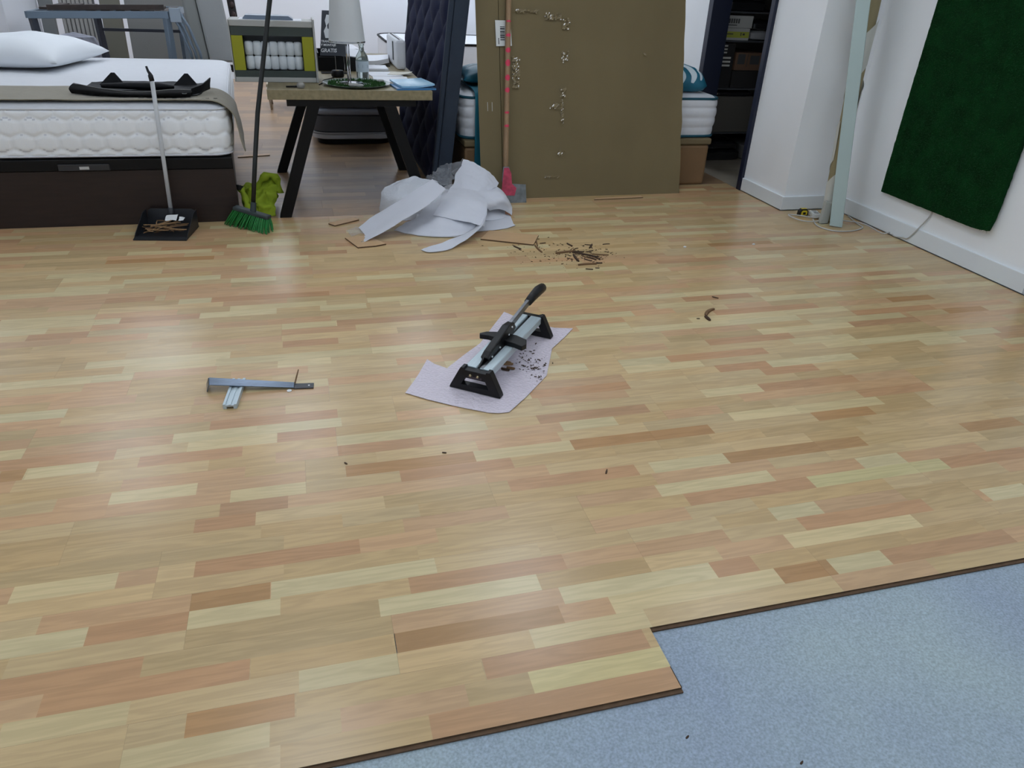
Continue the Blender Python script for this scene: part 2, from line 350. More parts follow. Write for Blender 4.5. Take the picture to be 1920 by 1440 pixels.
struct('wall_right', 'white wall carrying the green grass mat', box(B(), 3.735, 2.87, 0, 3.9, 5.2, CEIL), white_wall)
struct('wall_right_front', 'white wall beyond the dark post', box(B(), 3.80, -2.9, 0, 3.9, 2.78, CEIL), white_wall)
struct('trim_1', 'dark post at the near end of the white wall', box(B(), 3.742, 2.78, 0, 3.9, 2.868, CEIL), mat('dark post', (34, 36, 40), .4))
struct('wall_pillar', 'white pillar beside the store room door', box(B(), 3.294, 4.555, 0, 3.734, 5.105, CEIL), white_wall)
bm = B(); box(bm, 3.294, 6.05, 0, 3.42, 11.3, CEIL); box(bm, 3.294, 5.106, 2.12, 3.42, 6.05, CEIL)
struct('wall_door', 'pale wall around and beyond the store room door', bm, white_wall)
struct('wall_back', 'bright white back wall of the shop', box(B(), -4.9, 11.3, -.02, 3.42, 11.4, CEIL), back_wall)
struct('wall_left', 'white left wall of the shop', box(B(), -5.0, -2.9, -.02, -4.9, 11.4, CEIL), back_wall)
struct('wall_front', 'white wall behind the viewer', box(B(), -4.9, -3.0, -.02, 3.9, -2.9, CEIL), white_wall)
struct('ceiling', 'white ceiling of the shop', box(B(), -5.0, -3.0, CEIL, 5.4, 11.4, CEIL+.1), ceil_mat)
struct('wall_column', 'white square column behind the bed', box(B(), -3.2, 7.9, 0, -2.4, 9.2, CEIL), back_wall)
# skirting boards
def skirt(name, label, x0, y0, x1, y1, h):
    bm = B(); box(bm, x0, y0, .006, x1, y1, h); struct(name, label, bm, trim_white, bevel=.002)
skirt('baseboard_right', 'tall white skirting under the green mat', 3.719, 2.875, 3.735, 4.538, .108)
skirt('baseboard_pillar_front', 'white skirting on the near face of the pillar', 3.2775, 4.539, 3.66, 4.555, .100)
skirt('baseboard_pillar_side', 'white skirting on the pillar face beside the door', 3.2775, 4.5555, 3.294, 5.10, .100)
# door frame
d = thing('door_1', 'navy door frame of the dark store room', None, (3.294, 5.56, 0), kind='structure')
obj('jamb', box(B(), 3.27, 5.106, 0, 3.44, 5.155, 2.12), navy_paint, d, bevel=.003, w=True)
obj('jamb', box(B(), 3.27, 5.985, 0, 3.44, 6.055, 2.12), navy_paint, d, bevel=.003, w=True)
obj('head', box(B(), 3.27, 5.106, 2.05, 3.44, 6.055, 2.12), navy_paint, d, bevel=.003, w=True)
# store room shell
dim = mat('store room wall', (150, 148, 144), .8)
bm = B(); box(bm, 3.42, 4.55, 0, 3.735, 4.6, 2.9)
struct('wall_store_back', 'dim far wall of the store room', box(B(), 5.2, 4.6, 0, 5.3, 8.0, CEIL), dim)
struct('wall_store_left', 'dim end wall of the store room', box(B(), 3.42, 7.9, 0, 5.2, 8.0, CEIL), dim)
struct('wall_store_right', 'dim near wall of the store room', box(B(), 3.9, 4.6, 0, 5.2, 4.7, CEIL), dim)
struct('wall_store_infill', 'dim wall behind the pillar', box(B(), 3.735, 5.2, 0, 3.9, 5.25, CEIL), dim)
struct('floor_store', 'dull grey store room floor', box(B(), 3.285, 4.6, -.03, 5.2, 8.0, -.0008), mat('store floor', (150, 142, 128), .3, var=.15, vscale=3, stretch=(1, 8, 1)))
bm.free()

# ceiling lights
diff_mat = mat('lit diffuser', (255, 255, 255), .5)
b_ = diff_mat.node_tree.nodes['Principled BSDF']; b_.inputs['Emission Color'].default_value = (*LAMP_COLOUR, 1); b_.inputs['Emission Strength'].default_value = LAMP
alu_frame = mat('white lamp frame', (230, 230, 230), .4)
for i, (x, y, sx, sy) in enumerate(PANELS):
    t = thing('ceiling_light', 'unseen flat rectangular ceiling light panel placed to light the shop', 'ceiling light', (x, y, CEIL), group='ceiling light panels')
    bm = B(); 
    for s in (-1, 1): box(bm, s*sx/2-.015, -sy/2-.015, -.03, s*sx/2+.015, sy/2+.015, -.0005); box(bm, -sx/2+.015, s*sy/2-.015, -.03, sx/2-.015, s*sy/2+.015, -.0005)
    obj('frame', bm, alu_frame, t)
    obj('diffuser', box(B(), -sx/2+.016, -sy/2+.016, -.022, sx/2-.016, sy/2-.016, -.002), diff_mat, t)

# ================================================================== bed with the white mattress
dark_wood = mat('dark wenge board', (40, 28, 24), .45, var=.25, vscale=5, stretch=(1, 1, 9), bump=.05)
black_lac = mat('black lacquer', (8, 8, 9), .45, spec=.3)
ticking = mat('white quilted ticking', (214, 216, 221), .85, var=.02, vscale=20, bump=.12, bscale=300, sheen=.2)
t = thing('divan_bed', 'dark wenge storage bed base under the white quilted mattress', 'bed base', (-1.25, 4.74, 0))
BX0, BX1 = -2.08, -.43
obj('body', box(B(), BX0+.02, 4.735, 0, BX1-.005, 7.1, .322), dark_wood, t, bevel=.003, w=True)
obj('lid_frame', box(B(), BX0+.02, 4.725, .325, BX1-.005, 7.1, .388), black_lac, t, bevel=.004, w=True)
hd = obj('pull_handle', box(B(), -1.372, 4.712, .328, -1.105, 4.7245, .364), mat('dark grey pull strip', (46, 46, 48), .4), t, bevel=.003, w=True)
obj('label_plate', box(B(), -1.262, 4.7095, .336, -1.212, 4.7118, .352), mat('pale plate', (190, 190, 188), .4), hd, w=True)
def hexq(s, z, px=.118, pz=.088, shear=.0):
    a, b = s/px, z/pz; best = [9, 9]
    j0 = math.floor(b)
    for j in (j0-1, j0, j0+1, j0+2):
        for i in (math.floor(a)-1, math.floor(a), math.floor(a)+1, math.floor(a)+2):
            dx = (a-(i + .5*(j % 2)))*1.0; dz = (b-j)*.86; dd = math.hypot(dx, dz)
            if dd < best[0]: best = [dd, best[0]]
            elif dd < best[1]: best[1] = dd
    e = min(1, (best[1]-best[0])/.30); return e*e*(3-2*e)
MZ0, MZ1 = .39, .685
def mdisp(s, z, ins):
    if ins > .03 or z < MZ0+.02 or z > MZ1-.035: return 0
    return .010*hexq(s, z-MZ0) - .003 + .012*math.sin(PI*(z-MZ0)/(MZ1-MZ0))
prof = [(.05, MZ0+.002), (.012, MZ0+.004), (.004, MZ0+.012), (.006, MZ0+.022)]
prof += [(.004, MZ0+.022+(MZ1-MZ0-.062)*k/26) for k in range(1, 27)]
prof += [(.006, MZ1-.036), (.004, MZ1-.030), (.004, MZ1-.024), (.012, MZ1-.016), (.035, MZ1-.006), (.08, MZ1), (.2, MZ1+.004), (.45, MZ1+.006), (.7, MZ1+.006)]
t = thing('mattress', 'thick white mattress with honeycomb quilted sides on the dark bed base', 'mattress', (-1.25, 5.85, MZ0))
bm = slab(B(), (BX0+BX1)/2, (4.742+7.1)/2, (BX1-BX0)/2, (7.1-4.742)/2, .10, prof, n=8, step=.013, disp=mdisp)
mb = obj('body', bm, [ticking, mat('quilted ticking with painted side light', (242, 244, 246), .85, bump=.12, bscale=300)], t, smooth=True, w=True)
for pg in mb.data.polygons:
    if abs(pg.normal.z) < .55: pg.material_index = 1  # same ticking, whitened on upright faces: their light is put into the colour
for z in (MZ0+.014, MZ1-.026):
    o = rrect((BX1-BX0)/2, (7.1-4.742)/2, .10, 8)
    obj('piping', tube(B(), [((BX0+BX1)/2+p[0], (4.742+7.1)/2+p[1], z) for p in o], .006, 6, closed=True), ticking, t, smooth=True, w=True)

taupe = mat('taupe felt throw', (136, 128, 108), .95, var=.08, vscale=30, bump=.3, bscale=250, sheen=.3)
rows = []
for y0, zb in ((4.775, 0), (4.93, .006), (5.10, .004), (5.285, 0)):
    f = (y0-4.775)/.51
    rows.append([(-2.05, y0, MZ1+.011), (-1.5, y0, MZ1+.014), (-.95, y0+.01, MZ1+.014), (-.60, y0, MZ1+.017), (-.475, y0-.005, MZ1+.007), (-.402, y0-.015, MZ1-.05), (-.384, y0-.02+.02*f, MZ1-.13), (-.374, y0-.045+.03*f, .50), (-.356-.01*f, y0-.06+.03*f, .425)])
bm = sheet(B(), rows, 14, 70, .005, wr=.004, ws=6, zmin=.1)
bm2 = obj('bed_runner', bm, taupe, smooth=60); tag(bm2, 'taupe felt throw laid across the foot of the white bed and hanging over its corner', 'throw')
for k in range(10): obj('stitched_mark', box(B(), -.90+.045*k, 4.822, MZ1+.0205, -.90+.045*k+rnd.uniform(.012, .034), 4.829, MZ1+.0222), mat('dark stitching', (60, 56, 50), .9), bm2)

# the bed stands a touch askew: its sides run slightly to the left towards the back
for o in bpy.data.objects:
    r_ = o.parent.name if o.parent else o.name
    if o.type == 'MESH' and r_ in ('divan_bed', 'mattress', 'bed_runner'):
        m_ = WM[o.name]; k_ = .085 if r_ == 'divan_bed' else .058
        for v in o.data.vertices: v.co.x -= k_*max(0, (m_ @ v.co).y-4.76)

# pillow
def pillow(name, label, cat, c, rz, hx, hy, hz, m, zfloor, seed=0, tilt=0):
    bm = B(); n = 28; top = []; bot = []
    for i in range(n+1):
        ra, rb = [], []
        for j in range(n+1):
            u, v = i/n*2-1, j/n*2-1
            e = max(0, (1-abs(u)**2.4)*(1-abs(v)**2.4))**.42
            x = hx*u*(1-.07*(1-abs(v)**2)*0 - .08*(1-v*v)*abs(u)); y = hy*v*(1-.10*(1-u*u)*abs(v))
            w_ = noise.noise(Vector((u*2+seed, v*2, 3)))*.02*e
            ra.append((x, y, hz*e*1.25+w_)); rb.append((x, y, -hz*e*.55))
        top.append(ra); bot.append(rb)
    R = Matrix.Translation(c) @ Matrix.Rotation(rz, 4, 'Z') @ Matrix.Rotation(tilt, 4, 'X')
    A = [[bm.verts.new(R @ Vector(p)) for p in r] for r in top]; C = [[bm.verts.new(R @ Vector(p)) for p in r] for r in bot]
    for i in range(n):
        for j in range(n): bm.faces.new([A[i][j], A[i+1][j], A[i+1][j+1], A[i][j+1]]); bm.faces.new([C[i][j], C[i][j+1], C[i+1][j+1], C[i+1][j]])
    bmesh.ops.remove_doubles(bm, verts=bm.verts, dist=.0005)
    zm = min(v.co.z for v in bm.verts)
    for v in bm.verts: v.co.z += zfloor-zm
    return tag(obj(name, bm, m, smooth=True), label, cat)
pillow('pillow', 'plump white pillow lying on the bare white mattress', 'pillow', (-1.90, 6.44, .8), math.radians(-10), .41, .46, .115, mat('white pillow cotton', (226, 230, 234), .85, bump=.1, bscale=14), MZ1+.007)

# black case folded open on the bed
blk = mat('black nylon', (7, 9, 14), .65, bump=.3, bscale=40, spec=.3)
t = thing('folded_case', 'black folded nylon case with grey piping lying open on the taupe throw', 'bag', (-.93, 5.10, MZ1+.017))
ZB = MZ1+.022
rows = [[(-1.275, 5.010, ZB), (-1.26, 5.150, ZB), (-1.24, 5.310, ZB+.02)], [(-1.12, 4.910, ZB), (-1.10, 5.130, ZB), (-1.05, 5.430, ZB)], [(-.92, 4.870, ZB), (-.92, 5.130, ZB), (-.92, 5.450, ZB)], [(-.72, 4.850, ZB), (-.72, 5.110, ZB), (-.73, 5.430, ZB)], [(-.60, 4.910, ZB), (-.57, 5.130, ZB), (-.56, 5.310, ZB+.01)]]
obj('bottom_panel', sheet(B(), rows, 24, 14, .012, wr=.012, ws=9, zmin=MZ1+.019, seed=2), blk, t, smooth=60, w=True)
rows = [[(-1.275, 4.970, ZB+.012), (-1.285, 4.980, ZB+.055), (-1.27, 5.030, ZB+.09)], [(-1.12, 4.895, ZB+.014), (-1.12, 4.890, ZB+.045), (-1.10, 4.940, ZB+.058)], [(-.92, 4.850, ZB+.014), (-.92, 4.845, ZB+.030), (-.92, 4.900, ZB+.038)], [(-.74, 4.835, ZB+.014), (-.74, 4.830, ZB+.05), (-.73, 4.890, ZB+.066)], [(-.63, 4.850, ZB+.014), (-.62, 4.850, ZB+.05), (-.62, 4.900, ZB+.062)]]
fr = obj('front_panel', sheet(B(), rows, 24, 8, .006, wr=.006, ws=8, zmin=.1, seed=3), mat('black felt', (10, 9, 9), .85, spec=.2), t, smooth=60, w=True)
obj('piping', tube(B(), [crom([Vector(r[2])+Vector((0, 0, .008)) for r in rows], k/24) for k in range(25)], .0035, 6), mat('grey piping', (120, 118, 114), .6), fr, smooth=True, w=True)
rows = [[(-1.06, 5.150, ZB+.03), (-1.05, 5.350, ZB+.035)], [(-1.10, 5.210, ZB+.07), (-1.085, 5.290, ZB+.085)], [(-1.02, 5.310, ZB+.03), (-1.03, 5.390, ZB+.03)]]
for c in (Vector((-1.12, 5.270, 0)), Vector((-.70, 5.270, 0))):
    bmf = B(); prism(bmf, [(-.07, 0), (.075, 0), (.02, .085), (.0, .085)], lambda u, v: Vector((c.x+u, c.y+v*.35, ZB+.012+v)), lambda u, v: Vector((c.x+u, c.y+.012+v*.35, ZB+.012+v)))
    obj('flap', bmf, blk, t, w=True)
obj('rolled_edge', tube(B(), [(-1.14, 5.100, ZB+.035), (-.98, 5.070, ZB+.042), (-.82, 5.060, ZB+.042), (-.74, 5.080, ZB+.034)], [.016, .026, .026, .012], 10), blk, t, smooth=True, w=True)
obj('side_panel', sheet(B(), [[(-.62, 4.870, ZB+.014), (-.615, 4.880, ZB+.06)], [(-.57, 4.990, ZB+.014), (-.56, 4.990, ZB+.075)], [(-.54, 5.130, ZB+.014), (-.53, 5.130, ZB+.095)]], 12, 6, .006, wr=.004, zmin=.1), blk, t, smooth=60, w=True)
obj('ring', lathe(B(), [(.009, -.002), (.013, -.002), (.013, .002), (.009, .002), (.009, -.002)], 14, (-.655, 4.835, ZB+.032)), mat('grey ring', (130, 130, 130), .4, 1), t, smooth=True, w=True)


for o in [o for o in t.children_recursive]:
    for v in o.data.vertices: v.co.z *= (.52 if o.name.startswith(('front_panel', 'piping')) else .78)
# ================================================================== big table
oak = mat('grey oak laminate top', (120, 110, 82), .5, var=.10, vscale=4, stretch=(9, .8, 9), col2=(144, 132, 102), bump=.03)
blkmet = mat('black powder coated steel', (5, 5, 6), .55, spec=.3)
t = thing('table', 'long oak topped table with slanted black steel legs', 'table', (.293, 5.7, 0))
TZ = .765
obj('table_top', box(B(), -.195, 4.76, TZ-.055, .781, 6.95, TZ), oak, t, bevel=.002, w=True)
obj('top_frame', bar(bar(bar(bar(B(), (-.09, 4.79, .69), (.68, 4.79, .69), .04, .035), (-.09, 6.0, .69), (.68, 6.0, .69), .04, .035), (-.07, 4.81, .69), (-.07, 6.6, .69), .04, .035), (.66, 4.81, .69), (.66, 6.6, .69), .04, .035), blkmet, t, w=True)
def sleg(xt, xb, y):
    bm = B(); poly = [(xb-.036, 0), (xb+.036, 0), (xt+.036, .673), (xt-.036, .673)]
    prism(bm, poly, lambda u, v: Vector((u, y-.04, v)), lambda u, v: Vector((u, y+.04, v))); obj('leg', bm, blkmet, t, bevel=.003, w=True)
sleg(.063, -.167, 4.81); sleg(.522, .745, 4.81); sleg(.063, -.20, 6.0); sleg(.522, .74, 6.0)

# ================================================================== navy tufted headboard leaning on the teal bed
navy = mat('navy velvet', (30, 34, 58), .8, var=.15, vscale=6, bump=.15, bscale=220, spec=.2)
navy2 = mat('slate navy border fabric', (42, 52, 66), .8, var=.08, vscale=10, bump=.2, bscale=260)
t = thing('tufted_headboard', 'tall navy deep-buttoned headboard standing on edge beside the table', 'headboard', (.92, 6.2, 0))
HY0, HY1, HH = 5.25, 7.2, 1.75
def hbx(z): return .875 + .112*z
bm = B(); ny, nz = 120, 110; g = []
PY, PZ = .20, .15
for i in range(ny+1):
    ln = []
    for j in range(nz+1):
        y = HY0+.035+(HY1-HY0-.07)*i/ny; z = .035+(HH-.07)*j/nz
        a, b = (y-HY0)/PY, (z)/PZ
        # diamond buttoning: folds along the two diagonals, deep at buttons
        p, q = a+b/1.0, a-b/1.0
        f1, f2 = abs(math.sin(PI*p/2)), abs(math.sin(PI*q/2))
        puff = (f1*f2)**.45
        k = min(1, min(i, ny-i)/5)*min(1, min(j, nz-j)/5)
        ln.append(bm.verts.new((hbx(z) - .012 - .042*puff*k, y, z)))
    g.append(ln)
for i in range(ny):
    for j in range(nz): bm.faces.new([g[i][j], g[i][j+1], g[i+1][j+1], g[i+1][j]])
obj('tufted_panel', bm, navy, t, smooth=True, w=True)
bm = B(); prism(bm, [(hbx(0), 0), (hbx(0)+.10, 0), (hbx(HH)+.10, HH), (hbx(HH), HH)], lambda u, v: Vector((u, HY0, v)), lambda u, v: Vector((u, HY1, v)))
obj('frame', bm, navy2, t, bevel=.012, w=True)
for a in ((HY0+.004, HY0+.05), (HY1-.05, HY1-.004)):
    obj('border', prism(B(), [(a[0], .01), (a[1], .01), (a[1], HH-.01), (a[0], HH-.01)], lambda u, v: Vector((hbx(v)-.034, u, v)), lambda u, v: Vector((hbx(v), u, v))), navy2, t, bevel=.012, w=True)
for i in range(1, int((HY1-HY0)/PY)+1):
    for j in range(1, int(HH/PZ)+1):
        y, z = HY0+i*PY, j*PZ
        if (i+j) % 2 == 0 and y < HY1-.06 and z < HH-.06:
            bm = lathe(B(), [(0, .006), (.007, .004), (.010, 0), (.010, -.004), (0, -.004)], 8); bm.transform(Matrix.Translation((hbx(z)-.016, y, z)) @ Matrix.Rotation(-PI/2, 4, 'Y'))
            obj('button', bm, navy, t, smooth=True, w=True)

# ================================================================== bed with teal piping behind the cardboard
teal = mat('teal fabric', (22, 104, 124), .8, var=.06, vscale=12, bump=.15, bscale=200)
teal_dk = mat('dark teal piping', (16, 72, 88), .7)
kraft_box = mat('brown carton base', (124, 96, 66), .7, var=.08, vscale=4)
t = thing('box_divan', 'brown box bed base hidden behind the leaning cardboard', 'bed base', (2.05, 5.7, 0))
obj('body', box(B(), 1.10, 5.305, 0, 3.06, 6.20, .31), kraft_box, t, bevel=.02, w=True)
obj('lid', box(B(), 1.095, 5.298, .312, 3.07, 6.205, .36), mat('khaki lid', (112, 98, 70), .7), t, bevel=.012, w=True)
def mdisp2(s, z, ins):
    if ins > .03: return 0
    k = ((z-.363) % .072)/.072; c = (s % .22)/.22
    return .010*math.sin(PI*k)**.5*(1-.5*(1 if c < .03 else 0)) + .014*math.sin(PI*min(1, max(0, (z-.39)/.29)))
z0, z1 = .363, .645
prof = [(.05, z0+.001), (.014, z0+.003), (.006, z0+.01)] + [(.006, z0+.01+(z1-z0-.02)*k/28) for k in range(1, 29)] + [(.012, z1-.004), (.03, z1+.012), (.07, z1+.026), (.14, z1+.034), (.3, z1+.036)]
t = thing('mattress', 'white mattress edged in teal on the box base behind the cardboard', 'mattress', (2.05, 5.7, z0))
MX0, MX1, MY0, MY1 = 1.085, 3.11, 5.338, 6.20
obj('body', slab(B(), (MX0+MX1)/2, (MY0+MY1)/2, (MX1-MX0)/2, (MY1-MY0)/2, .09, prof, n=8, step=.03, disp=mdisp2), ticking, t, smooth=True, w=True)
for z in (z0+.008, z1-.002):
    o = rrect((MX1-MX0)/2+.002, (MY1-MY0)/2+.002, .09, 8)
    obj('piping', tube(B(), [((MX0+MX1)/2+p[0], (MY0+MY1)/2+p[1], z) for p in o], .010, 8, closed=True), teal_dk, t, smooth=True, w=True)
# teal runner hanging over the near side
rows = []
for x in (1.17, 1.24, 1.31, 1.38):
    rows.append([(x, 5.292, .14), (x, 5.290, .35), (x, 5.293, .5), (x, 5.303, z1+.005), (x, 5.38, z1+.045), (x, 5.6, z1+.048), (x, 5.98, z1+.047)])
rn = tag(obj('bed_runner', sheet(B(), rows, 12, 40, .004, wr=.002, zmin=.05), teal, smooth=60), 'teal runner hanging down the near side of the teal piped mattress', 'throw')
whitepr = mat('white print', (200, 214, 220), .8)
def tealpillow(name, label, c, rz, hx, hy, hz):
    p = pillow(name, label, 'pillow', c, rz, hx, hy, hz, mat('teal packing fabric', (22, 100, 124), .45, var=.1, vscale=8, bump=.1, bscale=20), z1+.053, seed=4)
    return p
p1 = tealpillow('pillow_bag', 'teal printed pillow bag on the mattress left of the leaning cardboard', (1.42, 5.70, .8), 0, .30, .22, .075)
zb = z1+.037
bagp = [(.05, zb), (.015, zb+.012), (0, zb+.045), (.012, zb+.09), (.04, zb+.13), (.09, zb+.165), (.15, zb+.185), (.19, zb+.19)]
p2 = tag(obj('pillow_bag', slab(B(), 2.72, 5.60, .30, .22, .09, bagp, 8, step=.03, disp=lambda s_, z, i_: .008*math.sin(s_*17)+.006*math.sin(z*60+s_*9)), MATS['teal packing fabric'], smooth=True), 'teal and white printed pillow bag at the right end of the teal piped mattress', 'pillow')
def strokes(parent, curves, hx):
    # brush strokes of the print projected on the top of the bag
    from mathutils.bvhtree import BVHTree
    bmz = B(); bmz.from_mesh(parent.data); tr = BVHTree.FromBMesh(bmz); bmz.free()
    for cv, wd in curves:
        pts = [crom([Vector((a, b, 0)) for a, b in cv], k/14) for k in range(15)]; bm = B(); prev = None
        for i, p in enumerate(pts):
            tn = (pts[min(i+1, 14)]-pts[max(i-1, 0)]).normalized(); sd = Vector((-tn.y, tn.x, 0)); ww = wd*math.sin(PI*(i+.8)/16)**.5
            ring = []
            for s in (-1, 0, 1):
                q = p + sd*s*ww/2; dr = Vector((0, .7, -.7)).normalized(); h = tr.ray_cast(Vector((q.x, q.y, z1+.15)) - dr*2, dr)
                ring.append(bm.verts.new((h[0] - dr*.003) if h[0] else Vector((q.x, q.y, z1+.04))))
            if prev:
                for k in range(2): bm.faces.new([prev[k], prev[k+1], ring[k+1], ring[k]])
            prev = ring
        obj('printed_stroke', bm, whitepr, parent)
strokes(p1, [([(1.250, 5.600), (1.350, 5.680), (1.470, 5.640), (1.430, 5.560), (1.310, 5.580)], .02), ([(1.390, 5.720), (1.490, 5.780), (1.570, 5.700), (1.470, 5.660), (1.550, 5.600)], .02), ([(1.190, 5.700), (1.290, 5.760), (1.390, 5.740)], .015)], .2)
strokes(p2, [([(2.78, 5.34), (2.80, 5.42), (2.77, 5.52), (2.71, 5.60)], .055), ([(2.87, 5.34), (2.89, 5.42), (2.86, 5.52), (2.80, 5.60)], .05), ([(2.94, 5.36), (2.95, 5.42), (2.93, 5.50)], .025), ([(2.70, 5.34), (2.71, 5.40), (2.68, 5.48)], .04)], .2)

# ================================================================== leaning cardboard
kraft = mat('brown corrugated cardboard', (118, 105, 76), .75, var=.06, vscale=2.5, stretch=(1, 1, .4), bump=.06, bscale=30, bstretch=(1, 1, 6), spec=.3)
kraft_dk = mat('cardboard edge', (70, 58, 42), .9)
tape_m = mat('shiny packing tape', (128, 114, 84), .12, spec=.8, bump=.9, bscale=70, alpha=1)
LN = .262
def card(u, z, off=0):                 # u along the width, z up the sheet (vertical height)
    return Vector((1.338+u, 5.056+.012*u+LN*z+off, z+.0))
t = thing('cardboard_sheet', 'large flattened brown cardboard carton leaning against the teal piped mattress', 'cardboard', (2.04, 5.09, 0))
CW, CH = 1.397, 1.82
bm = B(); nu, nz = 14, 40; g0 = []; g1 = []
for i in range(nu+1):
    a, b = [], []
    for j in range(nz+1):
        u = CW*i/nu; z = CH*j/nz
        rip = .004*math.sin(z*19+1)*min(1, max(0, (u-.35)/.2)) + .006*noise.noise(Vector((u*2.2, z*2.2, 4)))
        e = .006*noise.noise(Vector((z*9, 1, 2))) if i == nu else 0
        p = card(u+e, z, rip*.6); a.append(bm.verts.new(p)); b.append(bm.verts.new(p+Vector((0, .02, -.004 if j else 0))))
    g0.append(a); g1.append(b)
for i in range(nu):
    for j in range(nz): bm.faces.new([g0[i][j], g0[i+1][j], g0[i+1][j+1], g0[i][j+1]]); bm.faces.new([g1[i][j], g1[i][j+1], g1[i+1][j+1], g1[i+1][j]])
for j in range(nz):
    for i, s in ((0, 1), (nu, 0)): bm.faces.new([g0[i][j], g0[i][j+1], g1[i][j+1], g1[i][j]])
for i in range(nu):
    for j in (0, nz): bm.faces.new([g0[i][j], g0[i+1][j], g1[i+1][j], g1[i][j]])
obj('main_panel', bm, kraft, t, smooth=40, w=True)
bm = B()
def flap(u, z): return card(-.004-u*.97, z, u*.22)
prism(bm, [(0, .01), (.155, .02), (.155, CH), (0, CH)], lambda u, v: flap(u, v), lambda u, v: flap(u, v)+Vector((.004, .014, 0)))
obj('side_flap', bm, kraft, t, w=True)
TAPE = mat('crinkled packing tape', (128, 114, 84), .07, spec=1)
def tapes(x0_, y0_, x1_, y1_, seed=0, wr=.007):   # crinkled strip of packing tape on the sheet
    a, b = at(x0_, y1_, 5.2), at(x1_, y0_, 5.2)
    for _ in range(6):
        a = at(x0_, y1_, 5.056+.012*(a.x-1.338)+LN*a.z); b = at(x1_, y0_, 5.056+.012*(b.x-1.338)+LN*b.z)
    bm = B(); nu = max(4, int((b.x-a.x)/.008)); nv = max(4, int((b.z-a.z)/.008)); g = []; rr = random.Random(seed)
    for i in range(nu+1):
        ln = []
        for j in range(nv+1):
            u = a.x-1.338+(b.x-a.x)*i/nu; z = a.z+(b.z-a.z)*j/nv
            e = noise.noise(Vector((u*90, z*90, seed)))*wr*1.4 + rr.uniform(-1, 1)*wr*.35
            ln.append(bm.verts.new(card(u+rr.uniform(-.001, .001), z, -.0085-abs(e))))
        g.append(ln)
    for i in range(nu):
        for j in range(nv):
            edge = i in (0, nu-1) or j in (0, nv-1)
            if noise.noise(Vector((i*.55, j*.55, seed*3.7))) > (-.05 if edge else .22): continue
            bm.faces.new([g[i][j], g[i+1][j], g[i+1][j+1], g[i][j+1]])
    bmesh.ops.delete(bm, geom=[v for v in bm.verts if not v.link_faces], context='VERTS')
    obj('packing_tape', bm, TAPE, t, w=True)
def label_patch():
    q0 = at(930, 38, 5.33); q1 = at(959, 87, 5.31)
    bm = B(); u0, u1 = q0.x-1.338, q1.x-1.338; bm = prism(B(), [(u0, q1.z), (u1+.002, q1.z+.004), (u1-.006, q0.z), (u0-.004, q0.z)], lambda u, v: card(u, v, -.0105), lambda u, v: card(u, v, -.0092))
    lb = obj('barcode_label', bm, mat('white paper label', (214, 216, 214), .5), t, w=True)
    bm = B(); z = q1.z+.035; rr = random.Random(3)
    while z < q0.z-.04:
        h = rr.choice((.003, .005, .008)); prism(bm, [(u0+.03, z), (u0+.062, z), (u0+.062, z+h), (u0+.03, z+h)], lambda u, v: card(u, v, -.0112), lambda u, v: card(u, v, -.0104)); z += h+rr.choice((.003, .005))
    obj('barcode', bm, mat('black print', (24, 26, 28), .6), lb, w=True)
    bm = prism(B(), [(u0+.016, q1.z+.012), (u0+.021, q1.z+.012), (u0+.021, q1.z+.05), (u0+.016, q1.z+.05)], lambda u, v: card(u, v, -.0112), lambda u, v: card(u, v, -.0104)); obj('small_print', bm, MATS['black print'], lb, w=True)
label_patch()
for sx_ in (913, 921):
    p0_, p1_ = at(sx_, 191, 5.25), at(sx_, 207, 5.25); u_ = -(p0_.x-1.338+.004)/.97
    obj('staple', prism(B(), [(u_-.003, p1_.z), (u_, p1_.z), (u_, p0_.z), (u_-.003, p0_.z)], lambda u, v: flap(u, v)+Vector((0, -.003, 0)), lambda u, v: flap(u, v)+Vector((0, -.0008, 0))), mat('bright staple', (190, 186, 176), .3, .6), t, w=True)
for k_, q_ in enumerate(((962, 18, 1010, 24), (1020, 24, 1052, 37), (1054, 33, 1068, 55), (1052, 95, 1066, 118), (960, 105, 974, 165), (1049, 160, 1061, 182), (1050, 186, 1056, 236), (1045, 280, 1058, 292), (1020, 328, 1048, 334), (1026, 192, 1048, 204), (1205, 98, 1210, 106))): tapes(*q_, seed=k_)

# shovel-like floor scraper with a wooden handle
wood_h = mat('bare wooden handle', (150, 122, 92), .6, var=.12, vscale=20, stretch=(6, 6, .5))
steel_pt = mat('worn steel blade', (124, 128, 130), .45, .6, var=.25, vscale=25)
pink = mat('pink marking paint', (214, 62, 92), .6)
t = thing('floor_scraper', 'long wooden handled scraper spattered with pink paint leaning on the cardboard', 'scraper', (1.38, 4.95, 0))
hb0, hb1 = Vector((1.333, 5.008, .16)), Vector((1.418, 5.445, 1.55))
obj('handle', tube(B(), [hb0.lerp(hb1, k/10) for k in range(11)], .0185, 12), wood_h, t, smooth=True, w=True)
bl = obj('blade', prism(B(), [(1.300, .0), (1.478, .0), (1.474, .122), (1.372, .128), (1.372, .15), (1.355, .24), (1.312, .24), (1.300, .15), (1.312, .122)], lambda u, v: Vector((u, 4.945+.22*v, v)), lambda u, v: Vector((u, 4.949+.22*v, v))), steel_pt, t, bevel=.001, w=True)
obj('socket', tube(B(), [(1.333, 4.995, .13), (1.337, 5.025, .235)], [.024, .021], 12), steel_pt, t, smooth=60, w=True)
